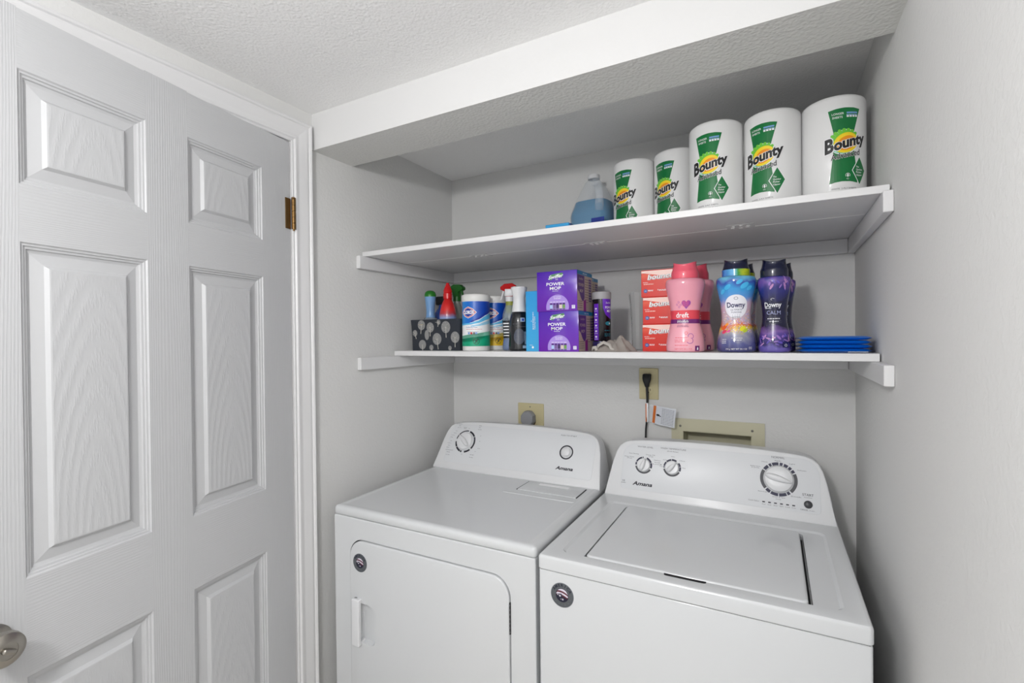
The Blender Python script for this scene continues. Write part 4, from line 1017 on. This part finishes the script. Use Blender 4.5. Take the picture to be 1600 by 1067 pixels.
# stacked clear tumblers
for k in range(1):
    tb = thing('plastic_tumbler', 'clear faceted plastic tumbler standing left of the orange boxes', 'cup', (.9270, -.150, ZL))
    tb.scale = (1.05, 1.05, 1.06)
    cp = [(.026, 0), (.0272, .004), (.0285, .05), (.030, .10), (.0330, .15), (.0375, .193), (.0365, .194), (.0318, .15), (.0288, .10), (.0272, .05), (.026, .008), (.001, .008)]
    lathe('tumbler', cp, mat('clear_tumbler', (206, 208, 208), .10, alpha=.42, coat=.5, bump=('noise', 60, .3, .003)), tb, 14, cap1=False, smooth=10)

# ------------------------------------------------------------------ orange dryer-sheet boxes
ORB = ramp_mat('orange_card', [(0, (208, 26, 8)), (.62, (214, 40, 12)), (.8, (226, 84, 54)), (.92, (214, 40, 16)), (1, (200, 32, 12))], 2, 0, .086, .3, coat=.2, tilt=-.05)  # paler band near the top imitates glare on the card
for k, (lab, dx) in enumerate((('bottom orange dryer sheet box of the stack of three', .0), ('middle orange dryer sheet box of the stack of three', .0015), ('top orange dryer sheet box, white glare painted on its front', -.003))):
    t = thing('dryer_sheet_box', lab, 'box', (.9800 + dx, -.328, ZL + k * .0868), 0, 'orange dryer sheet boxes')
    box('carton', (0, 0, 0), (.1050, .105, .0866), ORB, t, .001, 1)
    P = Print(flat_map(0, 0, 0), gap=.00012)
    P.poly([(.001, .084), (.104, .084), (.104, .060), (.07, .066), (.03, .073), (.008, .077), (.001, .076)], mat('box_glare_and_print', (246, 214, 204), .3), 0)  # white glare painted across the upper front
    P.text('bounce', .061, .0575, .0155, WINK, 1, w=.082, bold=.07, shear=.2, slope=.06).text('bounce', .061, .0578, .0150, mat('bounce_ink', (70, 14, 16), .4), 2, w=.080, bold=.045, shear=.2, slope=.06).text('bounce', .0603, .0583, .0148, WINK, 3, w=.079, bold=.02, shear=.2, slope=.06)
    P.lines(.006, .014, [.0775], .002, WINK).lines(.006, .022, [.046], .0012, WINK).lines(.008, .040, [.0415, .0395], .001, mat('box_glare_and_print', (246, 214, 204), .3))
    P.ell(.014, .0195, .0062, .0062, mat('seal_blue', (60, 90, 160), .35), 1).text('105', .014, .0178, .0036, WINK, 2).lines(.022, .038, [.021, .0185], .0014, WINK).rect(.052, .054, .020, .024, WINK, 1).lines(.056, .078, [.021, .0185], .0014, WINK)
    P.build('front_print', t)

# ------------------------------------------------------------------ laundry bead bottles
BP = [(.046, 0), (.0535, .003), (.0558, .012), (.0545, .035), (.0480, .065), (.0425, .088), (.0420, .110), (.0450, .140), (.0515, .170), (.0562, .192), (.0568, .205), (.0530, .2135), (.0445, .2165)]
CAPP = [(.0385, .2165), (.0388, .2180), (.0386, .2350), (.0350, .2450), (.0325, .2560), (.0330, .2620)]
def bead_bottle(label, x, y, s, body, capm, art, phi, rot=0, group=None, collar=None, hs=1, cs=None):
    cs = cs or s
    t = thing('bead_bottle', label, 'laundry bottle', (x, y, ZL), rot, group)
    pr = [(r * s, z * hs) for r, z in resample(BP, 5)]
    lathe('bottle', pr, body, t, 56, 1, .92, smooth=60)
    # fluted cap with a notched crown
    bm = bmesh.new(); rings = []
    n = 48; ce = [(r * cs, z * hs) for r, z in resample(CAPP, 3)]
    for i, (r, z) in enumerate(ce):
        f = max(0, (z / hs - .240) / .022)
        rings.append([(r * math.cos(2 * PI * k / n), r * .95 * math.sin(2 * PI * k / n), z + f * f * .0055 * math.cos(2 * 2 * PI * k / n) * .8) for k in range(n)])
    r, z = ce[-1]
    rings.append([((r - .0035) * math.cos(2 * PI * k / n), (r - .0035) * .95 * math.sin(2 * PI * k / n), z + .0042 * math.cos(4 * PI * k / n)) for k in range(n)])
    rings.append([((r - .006) * math.cos(2 * PI * k / n), (r - .006) * .95 * math.sin(2 * PI * k / n), .248 * hs) for k in range(n)])
    loft(bm, rings); from_bm('cap', bm, capm, t, smooth=50)
    if collar: lathe('neck_sleeve', [(.0392 * cs, .2175 * hs), (.0392 * cs, .236 * hs)], collar, t, 48, 1, .95, cap0=False, cap1=False)
    P = Print(round_map(pr, phi, 1, .92, r0=.050 * s), .005, .008, lift=.0006, gap=.00022)
    art(P, s); P.build('label', t)
    return t
PKB = ramp_mat('pink_bottle', [(0, (240, 172, 186)), (.5, (240, 164, 180)), (1, (230, 152, 170))], 2, 0, .216, .16, coat=.8, noise=.1, nscale=40)
PKC = mat('pink_cap', (236, 96, 116), .35, coat=.3); CORAL = mat('coral_print', (226, 70, 84), .3, coat=.5); PLUM = mat('plum_print', (112, 32, 110), .3, coat=.5); VIO = mat('violet_heart', (148, 60, 160), .3, coat=.5); ROSE = mat('rose_ink', (216, 70, 100), .4)
def art_dreft(P, s):
    L = .075
    P.rect(-L, L, .0965, .1225, CORAL).rect(-L, L, .0840, .0965, PLUM)
    P.text('dreft', -.010, .1015, .0150, WINK, 1, w=.043, bold=.012).text('blissfuls', -.009, .0870, .0075, WINK, 1, w=.037, shear=.35)
    hx, hz = .003, .140; H = []
    for k in range(28):
        a = 2 * PI * k / 28; H.append((hx + .0009 * 16 * math.sin(a) ** 3 * .95, hz + .0009 * (13 * math.cos(a) - 5 * math.cos(2 * a) - 2 * math.cos(3 * a) - math.cos(4 * a))))
    P.poly(H, VIO, 1).lines(-.008, .012, [.134, .138, .142, .146], .0016, PKC, 2)
    for q in ((-.020, .146), (-.026, .139), (-.014, .138), (-.019, .132)): P.arc(q[0], q[1], .0022, .0030, 0, 360, VIO, 1)
    P.text('IN-WASH SCENT', -.008, .0775, .0032, PLUM, 1, w=.034).text('BOOSTER BEADS', -.008, .0735, .0032, PLUM, 1, w=.036)
    P.arc(.014, .047, .0065, .0078, -60, 200, VIO, 1).arc(.011, .034, .0075, .0088, -150, 70, VIO, 1).arc(.002, .056, .0035, .0045, 0, 360, CORAL, 1)
    P.text('baby fresh scent', -.010, .0345, .0030, CORAL, 1, w=.036).lines(-.028, .006, [.042, .030, .020], .0012, CORAL).text('NET WT 20.1 OZ', -.006, .0080, .0038, CORAL, 1, w=.044)
    P.rect(.024, .037, .004, .019, PLUM, 1).poly([(.029, .007), (.033, .007), (.033, .012), (.031, .016), (.029, .012)], WINK, 2)
g_ = 'pink bottles of baby laundry beads'
bead_bottle('front pink laundry bead bottle beside the orange boxes', 1.1215, -.388, .985, PKB, PKC, art_dreft, .15, 0, g_, cs=1.0)
bead_bottle('rear pink laundry bead bottle behind the front pink one', 1.1395, -.272, .90, PKB, mat('dusk_pink_cap', (206, 70, 92), .35, coat=.3), art_dreft, .15, 0, g_, hs=1.03)
FUS = ramp_mat('fusion_print', [(0, (58, 58, 110)), (.13, (80, 84, 140)), (.24, (150, 150, 165)), (.30, (224, 190, 60)), (.35, (222, 110, 60)), (.42, (200, 180, 190)), (.62, (206, 176, 196)), (.70, (90, 150, 220)), (.82, (40, 150, 215)), (.90, (40, 70, 170)), (1, (110, 190, 220))], 2, 0, .216, .12, noise=.30, nscale=26, coat=.9)
NVC = mat('navy_cap', (14, 20, 52), .25, coat=.6); NVI = mat('navy_ink', (22, 26, 84), .35)
def art_fusion(P, s):
    P.ell(.0, .128, .0345, .0325, mat('label_disc_white', (232, 232, 240), .3, coat=.5), 0, 40)
    P.text('Downy', .0, .1255, .0145, NVI, 1, w=.054, bold=.025).arc(0, .1505, .0045, .0056, 0, 360, NVI, 1, sy=.7).text('ULTIMATE', .001, .1165, .0046, NVI, 1, w=.034).text('FUSIONS', .001, .1095, .0046, NVI, 1, w=.030)
    for k in range(4): P.ell(-.010 + k * .007, .104, .001, .0008, GINK, 1, 8)
    P.lines(-.012, .012, [.099, .0965], .0012, GINK)
    rnd = random.Random(11); cs = [mat('bead_%s' % n_, c_, .4) for n_, c_ in (('lilac', (196, 160, 220)), ('rose', (232, 170, 170)), ('pearl', (236, 230, 236)), ('gold', (226, 200, 120)), ('blue', (120, 150, 210)))]
    for k in range(420):
        x = rnd.uniform(-.045, .045); z = rnd.uniform(.055, .118)
        if (x / .038) ** 2 + ((z - .128) / .036) ** 2 > 1: P.ell(x, z, .0013, .0012, cs[k % 5], 0, 6)
    for x, z, a, c_ in ((-.036, .070, .011, (226, 96, 40)), (-.033, .058, .008, (222, 60, 100)), (.018, .066, .010, (222, 214, 40)), (.024, .061, .008, (180, 196, 50)), (-.028, .078, .006, (240, 150, 50)), (-.020, .060, .006, (214, 90, 150))):
        P.ell(x, z, a, a * .6, mat('petal_%d%d' % (c_[0], c_[1]), c_, .35), 1, 12, .5)
    for x, z, a in ((.020, .185, .012), (.034, .178, .009), (-.020, .182, .010), (.008, .195, .009), (-.036, .170, .009)): P.ell(x, z, a, a * .55, mat('petal_sky', (70, 180, 230), .3), 0, 12, .7)
    P.text('MOONLIT VIOLET', .002, .0385, .0030, WINK, 1, w=.026).lines(-.008, .012, [.034], .0012, WINK).text('594 g  NET WT 20.1 OZ', .0, .0080, .0042, WINK, 1, w=.050).lines(-.036, -.024, [.036, .031, .026], .0012, WINK).text('(t)', .034, .010, .007, WINK, 1)
FB = 'multicoloured laundry bead bottles'
COL = ramp_mat('sleeve_floral', [(0, (40, 110, 200)), (.45, (90, 170, 220)), (.6, (30, 150, 60)), (.8, (190, 200, 30)), (1, (30, 120, 60))], 0, -.04, .04, .25, noise=.5, nscale=40, coat=.6)
bead_bottle('front colorful floral laundry bead bottle with round white badge', 1.2600, -.392, .915, FUS, NVC, art_fusion, .06, 0, FB, COL, .985, cs=.93)
bead_bottle('rear colorful floral laundry bead bottle, mostly hidden', 1.2700, -.275, .88, FUS, NVC, art_fusion, .12, 0, FB, COL, .99)
CALM = ramp_mat('calm_print', [(0, (92, 78, 160)), (.07, (100, 86, 170)), (.12, (40, 34, 96)), (.20, (76, 56, 140)), (.27, (120, 84, 160)), (.34, (22, 20, 58)), (.62, (18, 20, 58)), (.80, (38, 40, 120)), (.9, (110, 80, 160)), (.96, (52, 56, 140)), (1, (110, 100, 190))], 2, 0, .216, .12, noise=.22, nscale=34, coat=.9)
def art_calm(P, s):
    P.text('Downy', -.004, .1230, .0135, WINK, 1, w=.047, bold=.015).arc(-.004, .1440, .0038, .0048, 20, 250, WINK, 1, sy=.6).lines(-.027, -.008, [.1195], .0014, WINK).text('CALM', -.002, .1030, .0105, mat('silver_ink', (160, 166, 200), .3), 1, w=.040)
    P.rect(-.025, .020, .0955, .0960, GINK, 1).lines(-.020, .016, [.0910], .0018, WINK).rect(-.025, .020, .0870, .0875, GINK, 1).lines(-.014, .012, [.0835], .0014, WINK).rect(-.025, .020, .0800, .0805, GINK, 1)
    rnd = random.Random(5)
    for k in range(26):
        x = rnd.uniform(-.04, .04); z = rnd.uniform(.022, .048); P.ell(x, z, rnd.uniform(.004, .009), rnd.uniform(.0015, .003), mat('lavender_%d' % (k % 3), ((150, 110, 190), (92, 76, 176), (190, 140, 190))[k % 3], .35), 0, 8, rnd.uniform(0, 3))
    for k in range(14):
        x = rnd.uniform(-.01, .04); z = rnd.uniform(.170, .198); P.ell(x, z, rnd.uniform(.004, .010), rnd.uniform(.0015, .003), mat('lavender_%d' % (k % 3), ((150, 110, 190), (92, 76, 176), (190, 140, 190))[k % 3], .35), 0, 8, rnd.uniform(0, 3))
    P.rect(.018, .034, .014, .030, NVI, 1).arc(.026, .020, .0025, .0035, 0, 360, WINK, 2)
CB = 'dark purple laundry bead bottles'
bead_bottle('front navy and lavender laundry bead bottle with dark cap', 1.3555, -.392, .72, CALM, NVC, art_calm, .0, 0, CB, None, .955, cs=.88)
bead_bottle('rear navy and lavender laundry bead bottle near the blue packets', 1.3700, -.300, .70, CALM, NVC, art_calm, .15, 0, CB, None, .955, cs=.85)

# ------------------------------------------------------------------ blue packets
BLP = mat('blue_film', (10, 112, 214), .3, coat=.5, bump=('noise', 25, .15, .003))
pk = None
for k, lab in enumerate(('bottom blue flat packet of the pile of four', 'second blue flat packet from the bottom of the pile', 'third blue flat packet from the bottom of the pile', 'top blue flat packet of the pile of four')):
    t = thing('flat_packet', lab, 'packet', (1.4105 + (.0, .0015, -.001, .001)[k], -.425, ZL + .0002 + k * .0108), (.0, .008, -.006, .004)[k], 'blue flat packets')
    bm = bmesh.new(); NXp, NYp = 16, 14; top_, bot_ = [], []
    for i in range(NXp + 1):
        rt, rb = [], []
        for q in range(NYp + 1):
            u = i / NXp; v = q / NYp; e = (1 - abs(2 * u - 1) ** 6) * (1 - abs(2 * v - 1) ** 6)
            th = .0106 * e ** .3 if e > 0 else 0
            x, y = u * .160, v * .150
            rt.append(bm.verts.new((x, y, .0052 + th * .5 + .0002)))
            rb.append(bm.verts.new((x, y, .0052 - th * .5)) if 0 < i < NXp and 0 < q < NYp else rt[-1])
        top_.append(rt); bot_.append(rb)
    for i in range(NXp):
        for q in range(NYp):
            bm.faces.new((top_[i][q], top_[i + 1][q], top_[i + 1][q + 1], top_[i][q + 1]))
            bm.faces.new((bot_[i][q], bot_[i][q + 1], bot_[i + 1][q + 1], bot_[i + 1][q]))
    from_bm('pouch', bm, BLP, t, smooth=60)
    box('crimped_seal', (-.004, .002, .0042), (.001, .148, .0062), mat('navy_film', (12, 50, 110), .3), t)
    if k == 0:
        P = Print(flat_map(0, -.0004, .0015)); P.rect(.108, .150, 0, .0022, mat('packet_white_print', (170, 176, 190), .4)); P.build('print', t)
